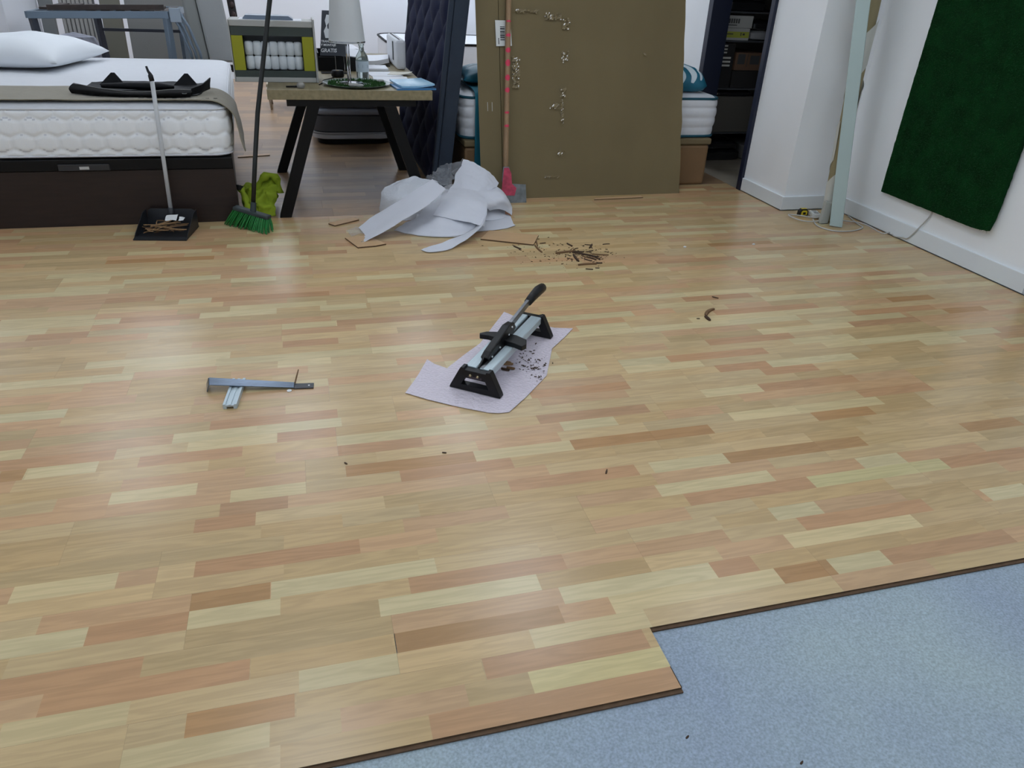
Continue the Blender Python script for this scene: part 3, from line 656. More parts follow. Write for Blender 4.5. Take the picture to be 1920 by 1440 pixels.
obj('paint_mark', prism(B(), [(1.292, .055), (1.39, .05), (1.405, .10), (1.372, .13), (1.368, .2), (1.350, .235), (1.318, .235), (1.305, .15)], lambda u, v: Vector((u, 4.942+.22*v, v)), lambda u, v: Vector((u, 4.9445+.22*v, v))), mat('pink paint thin', (186, 66, 92), .5, var=.3, vscale=30), t, w=True)
for f, l in ((.24, .012), (.30, .010), (.40, .022), (.455, .026), (.52, .03), (.575, .022), (.64, .014), (.80, .012), (.865, .014), (.70, .008)):
    c = hb0.lerp(hb1, 1-(1-f)*1.0); a, b = hb0.lerp(hb1, f-l/2), hb0.lerp(hb1, f+l/2)
    x, y, z = frame_of(a, b); bm = B(); R0 = .0192
    rings = []
    for k in range(7):
        p = a.lerp(b, k/6); half = 1.15*math.sin(PI*(k+.6)/7.2)
        rings.append([bm.verts.new(p + (Vector((0, -1, .2)).normalized()*math.cos(half*s/3) + Vector((1, 0, 0))*math.sin(half*s/3))*R0) for s in range(-3, 4)])
    for A, C in zip(rings, rings[1:]):
        for k in range(6): bm.faces.new([A[k], A[k+1], C[k+1], C[k]])
    obj('paint_spot', bm, pink, t, w=True)

# ================================================================== cleaning tools by the bed
panm = mat('charcoal plastic', (34, 36, 40), .4, var=.2, vscale=15)
t = thing('dustpan', 'charcoal long-handled dustpan full of wood scraps in front of the dark bed base', 'dustpan', (-.853, 4.430, 0), rotz=math.radians(-9))
HWp, DP, HB = .146, .235, .105
def wallpoly(x):                       # side wall: low at the lip, high at the back
    return prism(B(), [(0, .002), (DP, .002), (DP+.012, HB), (DP-.05, HB-.004), (.02, .028), (0, .014)], lambda u, v: Vector((x, u, v)), lambda u, v: Vector((x+.004, u, v)))
obj('tray', prism(B(), [(-HWp, 0), (HWp, 0), (HWp, DP), (-HWp, DP)], lambda u, v: Vector((u, v, .002)), lambda u, v: Vector((u, v, .006))), panm, t)
obj('side_wall', wallpoly(-HWp), panm, t, bevel=.001); obj('side_wall', wallpoly(HWp-.004), panm, t, bevel=.001)
obj('back_wall', prism(B(), [(-HWp, 0), (HWp, 0), (HWp-.01, HB-.012), (HWp-.03, HB), (-HWp+.03, HB), (-HWp+.01, HB-.012)], lambda u, v: Vector((u, DP+.11*v, v+.002)), lambda u, v: Vector((u, DP+.11*v+.005, v+.002))), panm, t, bevel=.001)
obj('lip', prism(B(), [(-HWp, 0), (HWp, 0), (HWp, .012), (-HWp, .012)], lambda u, v: Vector((u, -.028+v*0, v*.4+.001)), lambda u, v: Vector((u, .01, v+.001))), panm, t)
Mi = WM[t.name].inverted()
h0 = Vector((0, DP+.004, .085)); h1 = Mi @ at(285, 152, 4.705); h2 = Mi @ at(281, 138, 4.708); h3 = Mi @ at(279, 137, 4.708); h4 = Mi @ at(274, 124, 4.712)
obj('handle', tube(B(), [h0, h0.lerp(h1, .5), h1], .0115, 12), mat('white lacquered tube', (196, 198, 200), .35), t, smooth=True)
obj('grip', tube(B(), [h1, h1.lerp(h2, .75), h2, h3.lerp(h4, .3), h4], [.0135, .0135, .009, .007, .006], 10), mat('black rubber grip', (16, 16, 18), .5), t, smooth=True)
obj('socket', tube(B(), [h0+Vector((0, 0, -.06)), h0+Vector((0, .002, .03))], .016, 10), panm, t, smooth=True)

scrapw = [mat('splinter pale', (150, 118, 82), .8), mat('splinter mid', (112, 84, 56), .8), mat('splinter dark', (66, 48, 34), .85)]
def splinter(name, label, group, p, a, l, wd, m, z=0, tilt=0, curve=0, cat='wood scrap'):
    """a thin torn strip of laminate edge"""
    bm = B(); n = 5; L_ = []
    for i in range(n+1):
        f = i/n-.5; wv = wd*(.35 + .65*math.sin(PI*(i+.7)/(n+1.4)))
        L_.append([bm.verts.new((f*l, curve*(f*f-.25)*l + s*wv/2, zz)) for s, zz in ((-1, 0), (1, 0), (.7, wd*.45), (-.7, wd*.45))])
    for A, C in zip(L_, L_[1:]):
        for k in range(4): bm.faces.new([A[k], A[(k+1) % 4], C[(k+1) % 4], C[k]])
    bm.faces.new(L_[0][::-1]); bm.faces.new(L_[-1])
    bm.transform(Matrix.Rotation(a, 4, 'Z') @ Matrix.Rotation(tilt, 4, 'Y'))
    zmn = min(v.co.z for v in bm.verts)
    for v in bm.verts: v.co.z -= zmn
    o = obj(name, bm, m); o.location = (p[0], p[1], z); return tag(o, label, cat, group)
rp = random.Random(5); Mp = WM[t.name]
for k in range(34):
    u, v = rp.uniform(-.095, .10), rp.uniform(.03, .17); q = Mp @ Vector((u, v, 0))
    splinter('wood_splinter', 'thin torn wood splinter lying in the charcoal dustpan', 'splinters in the dustpan', q, rp.gauss(.1, .9), rp.uniform(.05, .14), rp.uniform(.005, .010), scrapw[rp.choice((0, 0, 0, 1, 1, 2))], z=.0065+rp.random()*.045, tilt=rp.uniform(-.22, .22), curve=rp.uniform(-.4, .4))
bm = sheet(B(), [[(-.015, .155, .062), (.05, .15, .064)], [(-.015, .175, .074), (.05, .178, .078)], [(-.013, .20, .080), (.052, .20, .086)]], 6, 6, .0008, wr=.004, ws=30); bm.transform(Mp)
tag(obj('paper_tag', bm, mat('white paper', (226, 228, 228), .7)), 'crumpled white paper tag on top of the scraps in the dustpan', 'paper')
bm = sheet(B(), [[(.06, .16, .06), (.085, .16, .062)], [(.06, .19, .075), (.085, .195, .07)]], 4, 4, .0008, wr=.005, ws=30); bm.transform(Mp)
tag(obj('paper_scrap', bm, MATS['white paper']), 'tiny torn white paper scrap beside the tag in the dustpan', 'paper')

green_br = mat('green bristles', (28, 118, 52), .6, var=.3, vscale=90)
t = thing('broom', 'broom with green bristles and a long black stick propped by the table corner', 'broom', (-.36, 4.58, 0))
bL, bR = Vector((-.452, 4.625, .118)), Vector((-.252, 4.520, .078)); ax = (bR-bL).normalized(); sd = Vector((-ax.y, ax.x, 0)).normalized()*-1
bm = B(); bar(bm, bL, bR, .05, .022); obj('head', bm, mat('grey green broom head', (48, 58, 60), .5), t, bevel=.006, w=True)
foot0, foot1 = Vector((-.520, 4.70, .002)), Vector((-.252, 4.462, .002))
rb = random.Random(9); bm = B(); nb = 26
for i in range(nb):
    for j in range(5):
        f = (i+rb.uniform(.2, .8))/nb; s = (j-2)*.010
        a = bL.lerp(bR, f) + sd*s + Vector((0, 0, -.010)); b = foot0.lerp(foot1, f) + sd*(s*2.0 + .012*rb.uniform(-1, 1)) + Vector((0, 0, rb.uniform(0, .006))) + ax*rb.uniform(-.006, .006)
        m_ = a.lerp(b, .55) + sd*s*.2
        tube(bm, [a, m_, b], [.0032, .0042, .0030], 5)
o = obj('bristles', bm, green_br, t, w=True); o['kind'] = 'stuff'
s0 = bL.lerp(bR, .53)
obj('socket', tube(B(), [s0+Vector((0, 0, -.004)), s0+Vector((.01, .012, .06))], [.019, .016], 12), MATS['grey green broom head'], t, smooth=60, w=True)
s1 = at(483, 212, 4.742); s2 = at(506, -2, 4.84); dv = (s2-s1).normalized()
obj('stick', tube(B(), [s0+Vector((.004, .006, .03)), s0.lerp(s1, .5)+Vector((.0, .004, .015)), s1, s2, s2+dv*.22], .0135, 12), mat('dark broom stick', (22, 24, 22), .4), t, smooth=True, w=True)

# lime work jacket dropped on the floor
lime = mat('lime workwear cloth', (136, 156, 30), .8, var=.12, vscale=14, bump=.25, bscale=90)
t = thing('work_jacket', 'crumpled lime green work jacket on the floor behind the broom', 'jacket', (-.31, 4.9, 0))
JS = .022
rows = [[(-.44, 4.87, .0), (-.40, 4.80, .01), (-.30, 4.775, .0), (-.215, 4.79, .0)], [(-.45, 4.92, .06), (-.40, 4.835, .09), (-.29, 4.80, .075), (-.205, 4.82, .06)], [(-.44, 4.95, .15), (-.39, 4.89, .155), (-.30, 4.85, .14), (-.20, 4.855, .125)], [(-.41, 4.98, .175), (-.35, 4.93, .125), (-.27, 4.90, .175), (-.19, 4.91, .18)], [(-.38, 5.03, .13), (-.34, 4.99, .15), (-.26, 4.97, .23), (-.20, 4.98, .19)], [(-.38, 5.09, .02), (-.33, 5.07, .04), (-.26, 5.07, .06), (-.19, 5.08, .03)]]
rows = [[(-.315+(p[0]+.315)*.84, p[1]+.03, p[2]) for p in r] for r in rows]
obj('body', sheet(B(), rows, 40, 34, .004, wr=.026, ws=19, seed=5), lime, t, smooth=True, w=True)
obj('hood', tube(B(), [crom([Vector(p) for p in ((-.33, 4.93, .13), (-.30, 4.92, .20), (-.245, 4.92, .235), (-.20, 4.93, .20), (-.195, 4.92, .12))], k/12) for k in range(13)], [.022+.009*math.sin(k*1.7) for k in range(13)], 10), lime, t, smooth=True, w=True)
obj('cuff', tube(B(), [(-.432, 4.845, .165), (-.425, 4.85, .192)], [.02, .026], 10), mat('black cuff', (20, 20, 20), .8), t, w=True)
obj('sleeve', tube(B(), [crom([Vector(p) for p in ((-.425, 4.86, .18), (-.40, 4.83, .12), (-.39, 4.80, .06), (-.36, 4.79, .025))], k/10) for k in range(11)], [.02+.006*math.sin(k*2.1) for k in range(11)], 10), lime, t, smooth=True, w=True)

# ================================================================== pile of foam sheets
foam = mat('white foam sheet', (232, 234, 242), .6, var=.03, vscale=5, bump=.25, bscale=16, spec=.4, sheen=.1)
nt = foam.node_tree; bs = nt.nodes['Principled BSDF']; out = nt.nodes['Material Output']
trn = nt.nodes.new('ShaderNodeBsdfTranslucent'); trn.inputs[0].default_value = (.75, .77, .82, 1); mx = nt.nodes.new('ShaderNodeMixShader'); mx.inputs[0].default_value = .22
nt.links.new(bs.outputs[0], mx.inputs[1]); nt.links.new(trn.outputs[0], mx.inputs[2]); nt.links.new(mx.outputs[0], out.inputs[0])
clear = mat('clear crinkled film', (225, 228, 235), .05, spec=1, alpha=.16, bump=1, bscale=55)
film_w = mat('milky bubble film', (222, 226, 234), .3, spec=.7, alpha=.72, bump=.6, bscale=60)
SH = {'strip': [[(0.264,4.46,0.015),(0.292,4.34,0.002),(0.255,4.2,-0.002)],[(0.367,4.48,0.079),(0.399,4.36,0.064),(0.379,4.24,0.044)],[(0.501,4.49,0.152),(0.535,4.38,0.133),(0.538,4.28,0.116)],[(0.63,4.5,0.228),(0.667,4.4,0.208),(0.686,4.32,0.191)],[(0.737,4.52,0.286),(0.766,4.44,0.273),(0.794,4.36,0.267)]] ,
      'bulge': [[(0.433,4.74,-0.0),(0.434,4.74,0.105),(0.458,4.745,0.182),(0.546,4.75,0.227)],[(0.522,4.62,0.008),(0.539,4.64,0.119),(0.573,4.7,0.198),(0.649,4.745,0.243)],[(0.674,4.6,-0.002),(0.696,4.62,0.113),(0.724,4.68,0.199),(0.745,4.74,0.235)],[(0.74,4.54,0.031),(0.782,4.58,0.105),(0.817,4.66,0.175),(0.809,4.73,0.212)]] ,
      'centre': [[(0.472,4.4,0.009),(0.625,4.28,-0.009),(0.798,4.24,-0.017),(0.866,4.3,-0.002)],[(0.601,4.44,0.059),(0.727,4.3,0.037),(0.882,4.28,0.017),(0.991,4.32,0.041)],[(0.67,4.52,0.091),(0.801,4.38,0.094),(0.938,4.36,0.071),(1.043,4.4,0.08)],[(0.716,4.68,0.103),(0.848,4.6,0.149),(0.977,4.58,0.123),(1.068,4.56,0.102)],[(0.777,4.84,0.1),(0.911,4.84,0.125),(1.039,4.84,0.108),(1.105,4.8,0.087)]] ,
      'peak': [[(0.881,4.72,0.165),(0.984,4.9,0.251),(1.025,4.98,0.3)],[(0.937,4.66,0.175),(1.052,4.84,0.239),(1.106,4.94,0.272)],[(1.014,4.64,0.161),(1.127,4.78,0.207),(1.179,4.88,0.231)],[(1.091,4.66,0.119),(1.181,4.74,0.166),(1.237,4.82,0.173)]] ,
      'fold': [[(0.985,4.62,0.167),(1.089,4.74,0.168),(1.214,4.8,0.157),(1.255,4.84,0.131)],[(0.993,4.54,0.144),(1.099,4.62,0.15),(1.222,4.68,0.138),(1.283,4.74,0.102)],[(1.059,4.52,0.12),(1.143,4.58,0.125),(1.244,4.62,0.104),(1.293,4.66,0.063)],[(1.12,4.58,0.07),(1.186,4.6,0.062),(1.247,4.62,0.04),(1.277,4.62,0.017)]] ,
      'band': [[(1.063,4.42,0.145),(1.065,4.5,0.108)],[(1.032,4.3,0.11),(1.02,4.42,0.064)],[(0.971,4.2,0.066),(0.94,4.3,0.022)],[(0.85,4.09,0.027),(0.81,4.18,0.016)],[(0.722,4.0,-0.001),(0.697,4.09,0.015)],[(0.626,3.985,-0.004),(0.632,4.06,0.008)],[(0.587,4.03,0.002),(0.606,4.05,0.007)]] ,
      'flat': [[(0.977,4.33,-0.009),(1.039,4.5,-0.002),(1.093,4.66,0.001)],[(1.09,4.34,-0.007),(1.139,4.53,-0.001),(1.182,4.68,0.006)],[(1.184,4.37,-0.003),(1.235,4.54,-0.001),(1.259,4.66,0.002)],[(1.254,4.42,0.0),(1.253,4.47,-0.001),(1.273,4.6,-0.002)]] ,
      'panel': [[(0.718,4.4,0.094),(0.832,4.33,0.084),(1.009,4.25,0.062)],[(0.803,4.5,0.164),(0.924,4.46,0.171),(1.062,4.4,0.13)],[(0.873,4.64,0.196),(1.009,4.62,0.187),(1.073,4.54,0.159)]] ,
      'clear': [[(0.766,4.95,0.172),(0.819,5.0,0.216),(0.889,5.02,0.246)],[(0.84,4.85,0.171),(0.906,4.95,0.205),(0.966,5.0,0.271)],[(0.892,4.78,0.163),(0.962,4.92,0.222),(1.025,5.0,0.306)]] ,
      'clearend': [[(0.192,4.45,-0.002),(0.215,4.33,-0.001)],[(0.241,4.5,0.004),(0.27,4.38,-0.003)],[(0.293,4.5,0.008),(0.313,4.36,0.002)]] ,
      }
FL = {'strip': 'long straight strip of white foam sheet on top of the pile pointing left', 'bulge': 'puffed white foam sheet at the left back of the pile', 'panel': 'flat pale foam piece lying over the curled sheet in the middle of the heap', 'centre': 'large white foam sheet curling over in the middle of the pile', 'peak': 'white foam sheet standing up in a point against the navy headboard', 'fold': 'white foam sheet folded over beside the scraper blade', 'band': 'narrow white foam band curling along the front of the pile', 'flat': 'torn flat piece of white foam sheet at the right edge of the pile'}
for i, (k, lb) in enumerate(FL.items()):
    th = .003; fm = film_w if k == 'bulge' else foam
    o = obj('foam_sheet', sheet(B(), SH[k], 34, 26 if k != 'band' else 8, th, wr={'flat': .004, 'band': .004, 'strip': .004, 'panel': .005}.get(k, .014), ws=11, zmin=.004 if k == 'flat' else .006, seed=i+3, jag=.04 if k in ('flat', 'band') else .012), fm, smooth=70)
    tag(o, lb, 'foam sheet', 'white foam packing sheets in the heap')
tag(obj('plastic_film', sheet(B(), SH['clear'], 26, 22, .0006, wr=.03, ws=22, seed=8), clear, smooth=30), 'crumpled clear plastic film between the foam heap and the navy headboard', 'plastic film')
tag(obj('plastic_film', sheet(B(), SH['clearend'], 14, 10, .0006, wr=.008, ws=40, seed=9), clear, smooth=30), 'small crinkled clear film at the end of the long foam strip', 'plastic film')
core2 = core
# a base layer that fills the middle of the heap
rows = [[(.62, 4.55, .004), (.70, 4.75, .10), (.78, 4.98, .05)], [(.85, 4.50, .006), (.88, 4.74, .13), (.93, 5.0, .12)], [(1.10, 4.52, .006), (1.10, 4.76, .11), (1.15, 5.0, .10)], [(1.24, 4.60, .006), (1.26, 4.8, .04), (1.27, 4.93, .02)]]
tag(obj('foam_sheet', sheet(B(), rows, 24, 20, .003, wr=.014, ws=8, seed=14, zmin=.006), foam, smooth=70), 'white foam sheet crushed underneath the other sheets of the heap', 'foam sheet', 'white foam packing sheets in the heap')

# ================================================================== laminate off-cuts on the floor
lam_top = mat('off-cut face', (196, 162, 122), .4, var=.08, vscale=6, stretch=(1, 10, 1))
def offcut(label, pts, th=.009):
    t = thing('laminate_offcut', label, 'off-cut', tuple(sum(p[i] for p in pts)/len(pts) for i in (0, 1)) + (0,), group='laminate off-cuts')
    bm = prism(B(), pts, lambda u, v: Vector((u, v, .0006)), lambda u, v: Vector((u, v, th-.0012))); obj('core', bm, core, t, w=True)
    bm = prism(B(), pts, lambda u, v: Vector((u, v, th-.0011)), lambda u, v: Vector((u, v, th))); obj('face', bm, lam_top, t, w=True)
offcut('small laminate off-cut on the floor left of the foam heap', [(.09, 4.596), (.127, 4.548), (.283, 4.655), (.25, 4.70)])
offcut('laminate off-cut poking out under the long foam strip', [(.173, 4.302), (.234, 4.12), (.338, 4.134), (.40, 4.16), (.30, 4.33)])
offcut('wide laminate off-cut right of the foam heap by the brown shavings', [(.97, 4.177), (1.262, 4.03), (1.345, 4.20), (1.06, 4.33)])
offcut('narrow dark laminate strip on the old floor beside the bed corner', [(p.x, p.y) for p in (on(446, 293), on(446, 296), on(506, 292), on(506, 289))], .006)
offcut('thin laminate strip on the floor along the foot of the cardboard', [(1.993, 4.952), (2.389, 4.970), (2.387, 5.015), (2.02, 4.985)], .007)

# brown shavings on the floor
def spl_px(a, b, wd, mi, label, curve=0, tilt=0, z=.0008):
    p, q = on(*a), on(*b); c = (p+q)/2
    return splinter('wood_splinter', label, 'brown shavings on the floor', c, math.atan2(q.y-p.y, q.x-p.x), (q-p).length, wd, scrapw[mi], z=z, tilt=tilt, curve=curve)
LBS = {(1042, 476): 'longest pale brown shaving at the left end of the scattered heap', (1110, 477): 'brown shaving sticking out at the right end of the scattered heap', (1084, 498): 'thick brown shaving at the front of the scattered heap',
       (1098, 505): 'small dark shaving nearest the viewer in front of the heap', (1130, 459): 'thin dark shaving at the far right behind the heap', (1063, 457): 'short bent dark shaving behind the left of the heap',
       (1001, 442): 'thin brown splinter leaning on the corner of the wide off-cut', (1003, 461): 'curved brown shaving just in front of the wide off-cut corner', (963, 462): 'dark sliver in front of the middle of the wide off-cut', (1012, 457): 'tiny dark splinter right of the wide off-cut corner',
       (1096, 459): 'thin dark shaving behind the middle of the heap', (1075, 478): 'thick dark shaving bent downwards in the left of the heap'}
LB = 'brown wood shaving in the scattered heap on the laminate right of the foam'
for a, b, wd, mi in (((1042, 476), (1078, 472), .018, 1), ((1060, 472), (1095, 473), .012, 2), ((1073, 474), (1112, 481), .014, 2), ((1085, 475), (1122, 483), .012, 2), ((1110, 477), (1141, 479), .012, 1), ((1075, 478), (1085, 491), .016, 2),
                     ((1084, 498), (1118, 496), .018, 1), ((1100, 496), (1129, 494), .012, 2), ((1098, 505), (1112, 506), .010, 2), ((1116, 503), (1124, 503), .008, 2), ((1096, 459), (1110, 460), .008, 2), ((1105, 466), (1110, 459), .014, 2), ((1130, 459), (1143, 458), .008, 2),
                     ((1063, 457), (1073, 462), .012, 2), ((1001, 442), (1008, 462), .010, 1), ((1003, 461), (1016, 474), .014, 1), ((1012, 457), (1023, 456), .008, 2), ((963, 462), (977, 468), .012, 2), ((1100, 482), (1118, 488), .012, 2), ((1095, 486), (1110, 490), .010, 2), ((1090, 480), (1105, 485), .009, 1), ((1105, 478), (1125, 488), .009, 2), ((1098, 473), (1112, 470), .008, 2), ((1078, 467), (1084, 466), .008, 2)):
    spl_px(a, b, wd, mi, LBS.get(a, LB), curve=rp.uniform(-.3, .3), z=.0008)
o = spl_px((1338, 581), (1324, 594), .020, 1, 'x', curve=.5); tag(o, 'single bent brown bark-like shaving lying alone on the right of the floor', 'wood scrap')
o = spl_px((1322, 594), (1331, 602), .018, 2, 'x'); tag(o, 'short dark shaving touching the lone bent one', 'wood scrap')
o = spl_px((1335, 557), (1347, 560), .008, 2, 'x'); tag(o, 'tiny dark splinter beyond the lone bent shaving', 'wood scrap')
o = spl_px((1306, 598), (1312, 598), .006, 2, 'x'); tag(o, 'tiny dark splinter left of the lone bent shaving', 'wood scrap')
o = spl_px((1136, 889), (1138, 881), .006, 2, 'x'); tag(o, 'tiny dark chip alone in the middle of the empty laminate', 'wood scrap')
o = spl_px((646, 868), (651, 871), .006, 2, 'x'); tag(o, 'tiny dark chip on the laminate below the foam mat', 'wood scrap')
o = spl_px((829, 849), (837, 850), .006, 2, 'x'); tag(o, 'tiny dark chip on a reddish stave below the foam mat', 'wood scrap')
for a_, lb_ in (((1290, 1377), 'tiny dark chip lying on the grey underlay'), ((1505, 1425), 'tiny dark speck on the grey underlay near the picture bottom')):
    p_ = on(*a_); o = splinter('wood_splinter', lb_, None, p_, .5, .010, .005, scrapw[2], z=-.0099)
def crumbs(name, label, cx, cy, sx, sy, n, z, smin=.002, smax=.007):
    bm = B(); rc = random.Random(n)
    for _ in range(n):
        x, y, s, a = rc.gauss(cx, sx), rc.gauss(cy, sy), rc.uniform(smin, smax), rc.uniform(0, 3)
        box(bm, -s, -s*.35, 0, s, s*.35, s*.4, Matrix.Translation((x, y, z)) @ Matrix.Rotation(a, 4, 'Z'))
    return tag(obj(name, bm, scrapw[2]), label, 'crumbs', kind='stuff')
crumbs('sawdust_crumbs', 'scattered brown crumbs around the shavings heap', 1.48, 3.83, .10, .09, 170, .0006)
crumbs('sawdust_crumbs', 'sparse brown crumbs near the wide laminate off-cut', 1.25, 3.95, .10, .14, 60, .0006, .002, .006)
for a, lb in (((1284, 464), 'small white crumb on the laminate right of the shavings'), ((1413, 459), 'small white crumb on the laminate towards the right wall')):
    p = on(*a); tag(obj('white_crumb', lathe(B(), [(0, .0006), (.008, .001), (.009, .005), (.005, .008), (0, .009)], 7, (p.x, p.y, 0), 1.2, .8), MATS['white paper']), lb, 'crumb')

# ================================================================== foam mat and laminate cutter
pts = [(801, 675), (815, 684), (838, 692), (870, 667), (900, 645), (922, 616), (945, 586), (955, 590), (990, 606), (1040, 616), (1074, 617), (1060, 632), (1035, 655), (1030, 680), (1025, 705), (985, 747), (955, 774), (935, 776), (915, 775), (850, 762), (800, 750), (760, 738), (785, 703)]
P2 = [on(*p) for p in pts]
t = thing('foam_mat', 'ragged piece of white foam sheet under the laminate cutter', 'foam sheet', (.65, 2.6, 0))
def mesh_poly(P, z, th, sub=.03, wr=.003, seed=0, lift=0):
    bm = B(); vs_ = [bm.verts.new((p.x, p.y, 0)) for p in P]; bm.faces.new(vs_)
    bmesh.ops.triangulate(bm, faces=bm.faces)
    for _ in range(5):
        es = [e for e in bm.edges if e.calc_length() > sub]
        if not es: break
        bmesh.ops.subdivide_edges(bm, edges=es, cuts=1); bmesh.ops.triangulate(bm, faces=bm.faces)
    bmesh.ops.beautify_fill(bm, faces=bm.faces, edges=bm.edges)
    bd = {v for e in bm.edges if e.is_boundary for v in e.verts}
    for v in bm.verts: v.co.z = z + wr*(1+noise.noise(v.co*9+Vector((seed, 0, 0))))*(.4 if v not in bd else .7+lift)
    ext = bmesh.ops.extrude_face_region(bm, geom=bm.faces[:])
    for v in [g for g in ext['geom'] if isinstance(g, bmesh.types.BMVert)]: v.co.z += th
    return bm
foam2 = mat('white foam mat', (216, 206, 216), .5, bump=1, bscale=48, spec=.5)
nt = foam2.node_tree; bs = nt.nodes['Principled BSDF']; bs.inputs['Coat Weight'].default_value = .35; bs.inputs['Coat Roughness'].default_value = .12
_vo = nt.nodes.new('ShaderNodeTexVoronoi'); _vo.inputs['Scale'].default_value = 95; _tc = nt.nodes.new('ShaderNodeTexCoord'); nt.links.new(_tc.outputs['Object'], _vo.inputs['Vector'])
_bp = nt.nodes.new('ShaderNodeBump'); _bp.inputs['Strength'].default_value = 1; _bp.inputs['Distance'].default_value = .012; nt.links.new(_vo.outputs['Distance'], _bp.inputs['Height']); nt.links.new(_bp.outputs[0], bs.inputs['Coat Normal'])
bs.inputs['Coat Weight'].default_value = .6; bs.inputs['Coat Roughness'].default_value = .05
obj('mat_sheet', mesh_poly(P2, .0008, .0018, wr=.0022, seed=3), foam2, t, smooth=50, w=True)
def wpoly(cx, cy, rx, ry): return [Vector((cx+rx*math.cos(2*PI*k/14), cy+ry*math.sin(2*PI*k/14), 0)) for k in range(14)]
crumbs('sawdust_crumbs', 'dark sawdust crumbs on the foam mat beside the cutter', .82, 2.57, .035, .075, 90, .0062, .0015, .006)
for k, (a, b) in enumerate((((944, 686), (962, 686)), ((950, 692), (965, 695)), ((940, 694), (955, 698)), ((948, 682), (958, 684)))):
    p, q = on(*a), on(*b); o = splinter('wood_splinter', 'brown splinter on the foam mat under the cutter rail', 'splinters on the foam mat', (p+q)/2, math.atan2(q.y-p.y, q.x-p.x), (q-p).length, .014, scrapw[k % 3], z=.0062)

ZF = .0062
alum = mat('brushed aluminium', (190, 204, 210), .42, .35, var=.06, vscale=8, stretch=(30, 1, 30), bump=.03)
blkpl = mat('black glass-filled plastic', (11, 11, 13), .42, spec=.4, var=.3, vscale=30)
steel = mat('ground steel', (110, 112, 116), .3, .9, var=.2, vscale=30, stretch=(8, 1, 8))
t = thing('laminate_cutter', 'black and aluminium laminate cutter with a raised lever on the foam mat', 'cutter', (.54, 2.3715, ZF), rotz=-math.asin(.6))
CL = .612; CZ = .100-ZF
def cfoot(y, front):
    bm = B(); th = .034; ys = (y, y+th)
    outer = [(-.108, 0), (.108, 0), (.104, .012), (.066, .088), (.060, CZ+.004), (.046, CZ+.004), (.044, CZ-.004), (-.044, CZ-.004), (-.046, CZ+.004), (-.060, CZ+.004), (-.066, .088), (-.104, .012)]
    inner = [(-.058, .024), (.058, .024), (.042, .056), (-.042, .056)]
    def ring(pl, yy): return [bm.verts.new((u, yy, v)) for u, v in pl]
    o0, o1, i0, i1 = ring(outer, ys[0]), ring(outer, ys[1]), ring(inner, ys[0]), ring(inner, ys[1])
    for k in range(12): bm.faces.new([o0[k], o0[(k+1) % 12], o1[(k+1) % 12], o1[k]])
    for k in range(4): bm.faces.new([i0[k], i1[k], i1[(k+1) % 4], i0[(k+1) % 4]])
    for o_, i_ in ((o0, i0), (o1, i1)):
        bm.faces.new([o_[0], o_[1], i_[1], i_[0]]); bm.faces.new([o_[1], o_[2], o_[3], i_[2], i_[1]]); bm.faces.new([o_[3], o_[4], o_[5], o_[6], i_[2]])
        bm.faces.new([o_[6], o_[7], i_[3], i_[2]]); bm.faces.new([o_[7], o_[8], o_[9], o_[10], i_[3]]); bm.faces.new([o_[10], o_[11], o_[0], i_[0], i_[3]])
    return bm
f1 = obj('foot', cfoot(0, True), blkpl, t, bevel=.002); f2 = obj('foot', cfoot(CL-.03, False), blkpl, t, bevel=.002)
for x in (-.018, .012):
    bm = lathe(B(), [(0, .003), (.004, .003), (.006, .0), (.006, -.002), (0, -.002)], 10); bm.transform(Matrix.Translation((x, -.002, .072)) @ Matrix.Rotation(PI/2, 4, 'X')); obj('screw', bm, mat('brass screw', (180, 170, 140), .3, 1), f1, smooth=40)
bm = B(); rq = random.Random(4); xx = -.028
while xx < .026:
    ww = rq.uniform(.003, .006); box(bm, xx, -.0016, .0605, xx+ww, .0005, .0605+rq.choice((.006, .008))); xx += ww+.0015
obj('moulded_mark', bm, mat('grey moulding', (70, 62, 70), .6), f1)
bm = lathe(B(), [(.004, .0), (.008, .0), (.008, .003), (.004, .003), (.004, 0)], 12, (.050, CL-.02, CZ+.004)); obj('hanging_eye', bm, steel, f2, smooth=40)
for x0_, x1_ in ((-.055, -.008), (.006, .055)):
    obj('rail', prism(B(), [(x0_, CZ-.030), (x1_, CZ-.030), (x1_, CZ-.003), (x1_-.003, CZ), (x0_+.003, CZ), (x0_, CZ-.003)], lambda u, v: Vector((u, .030, v)), lambda u, v: Vector((u, CL-.03, v))), alum, t)
obj('rail_groove', box(B(), -.0078, .032, CZ-.028, .0058, CL-.032, CZ-.010), blkpl, t)
obj('rail_strip', box(B(), .0085, .034, CZ+.0001, .020, .30, CZ+.0012), steel, t)
# lever arm: blade nose, housing, steel bar and grip along local y
lv = obj('lever_housing', prism(B(), [(.085, .118), (.10, .094+.004), (.20, .102), (.34, .108), (.385, .128), (.36, .160), (.30, .168), (.22, .150), (.12, .132)], lambda u, v: Vector((-.017, u, v-ZF)), lambda u, v: Vector((.015, u, v-ZF))), blkpl, t, bevel=.005)
obj('blade', prism(B(), [(.040, .0985), (.075, .0985), (.16, .100), (.13, .130), (.09, .122)], lambda u, v: Vector((-.005, u, v-ZF)), lambda u, v: Vector((.001, u, v-ZF))), blkpl, lv)
bm = bar(B(), (-.001, .30, .142-ZF), (-.001, .60, .178-ZF), .016, .026); obj('lever_bar', bm, steel, t, bevel=.002)
gp = [(-.001, .555, .172-ZF), (-.001, .60, .177-ZF), (-.001, .68, .181-ZF), (-.001, .735, .176-ZF), (-.001, .76, .166-ZF)]
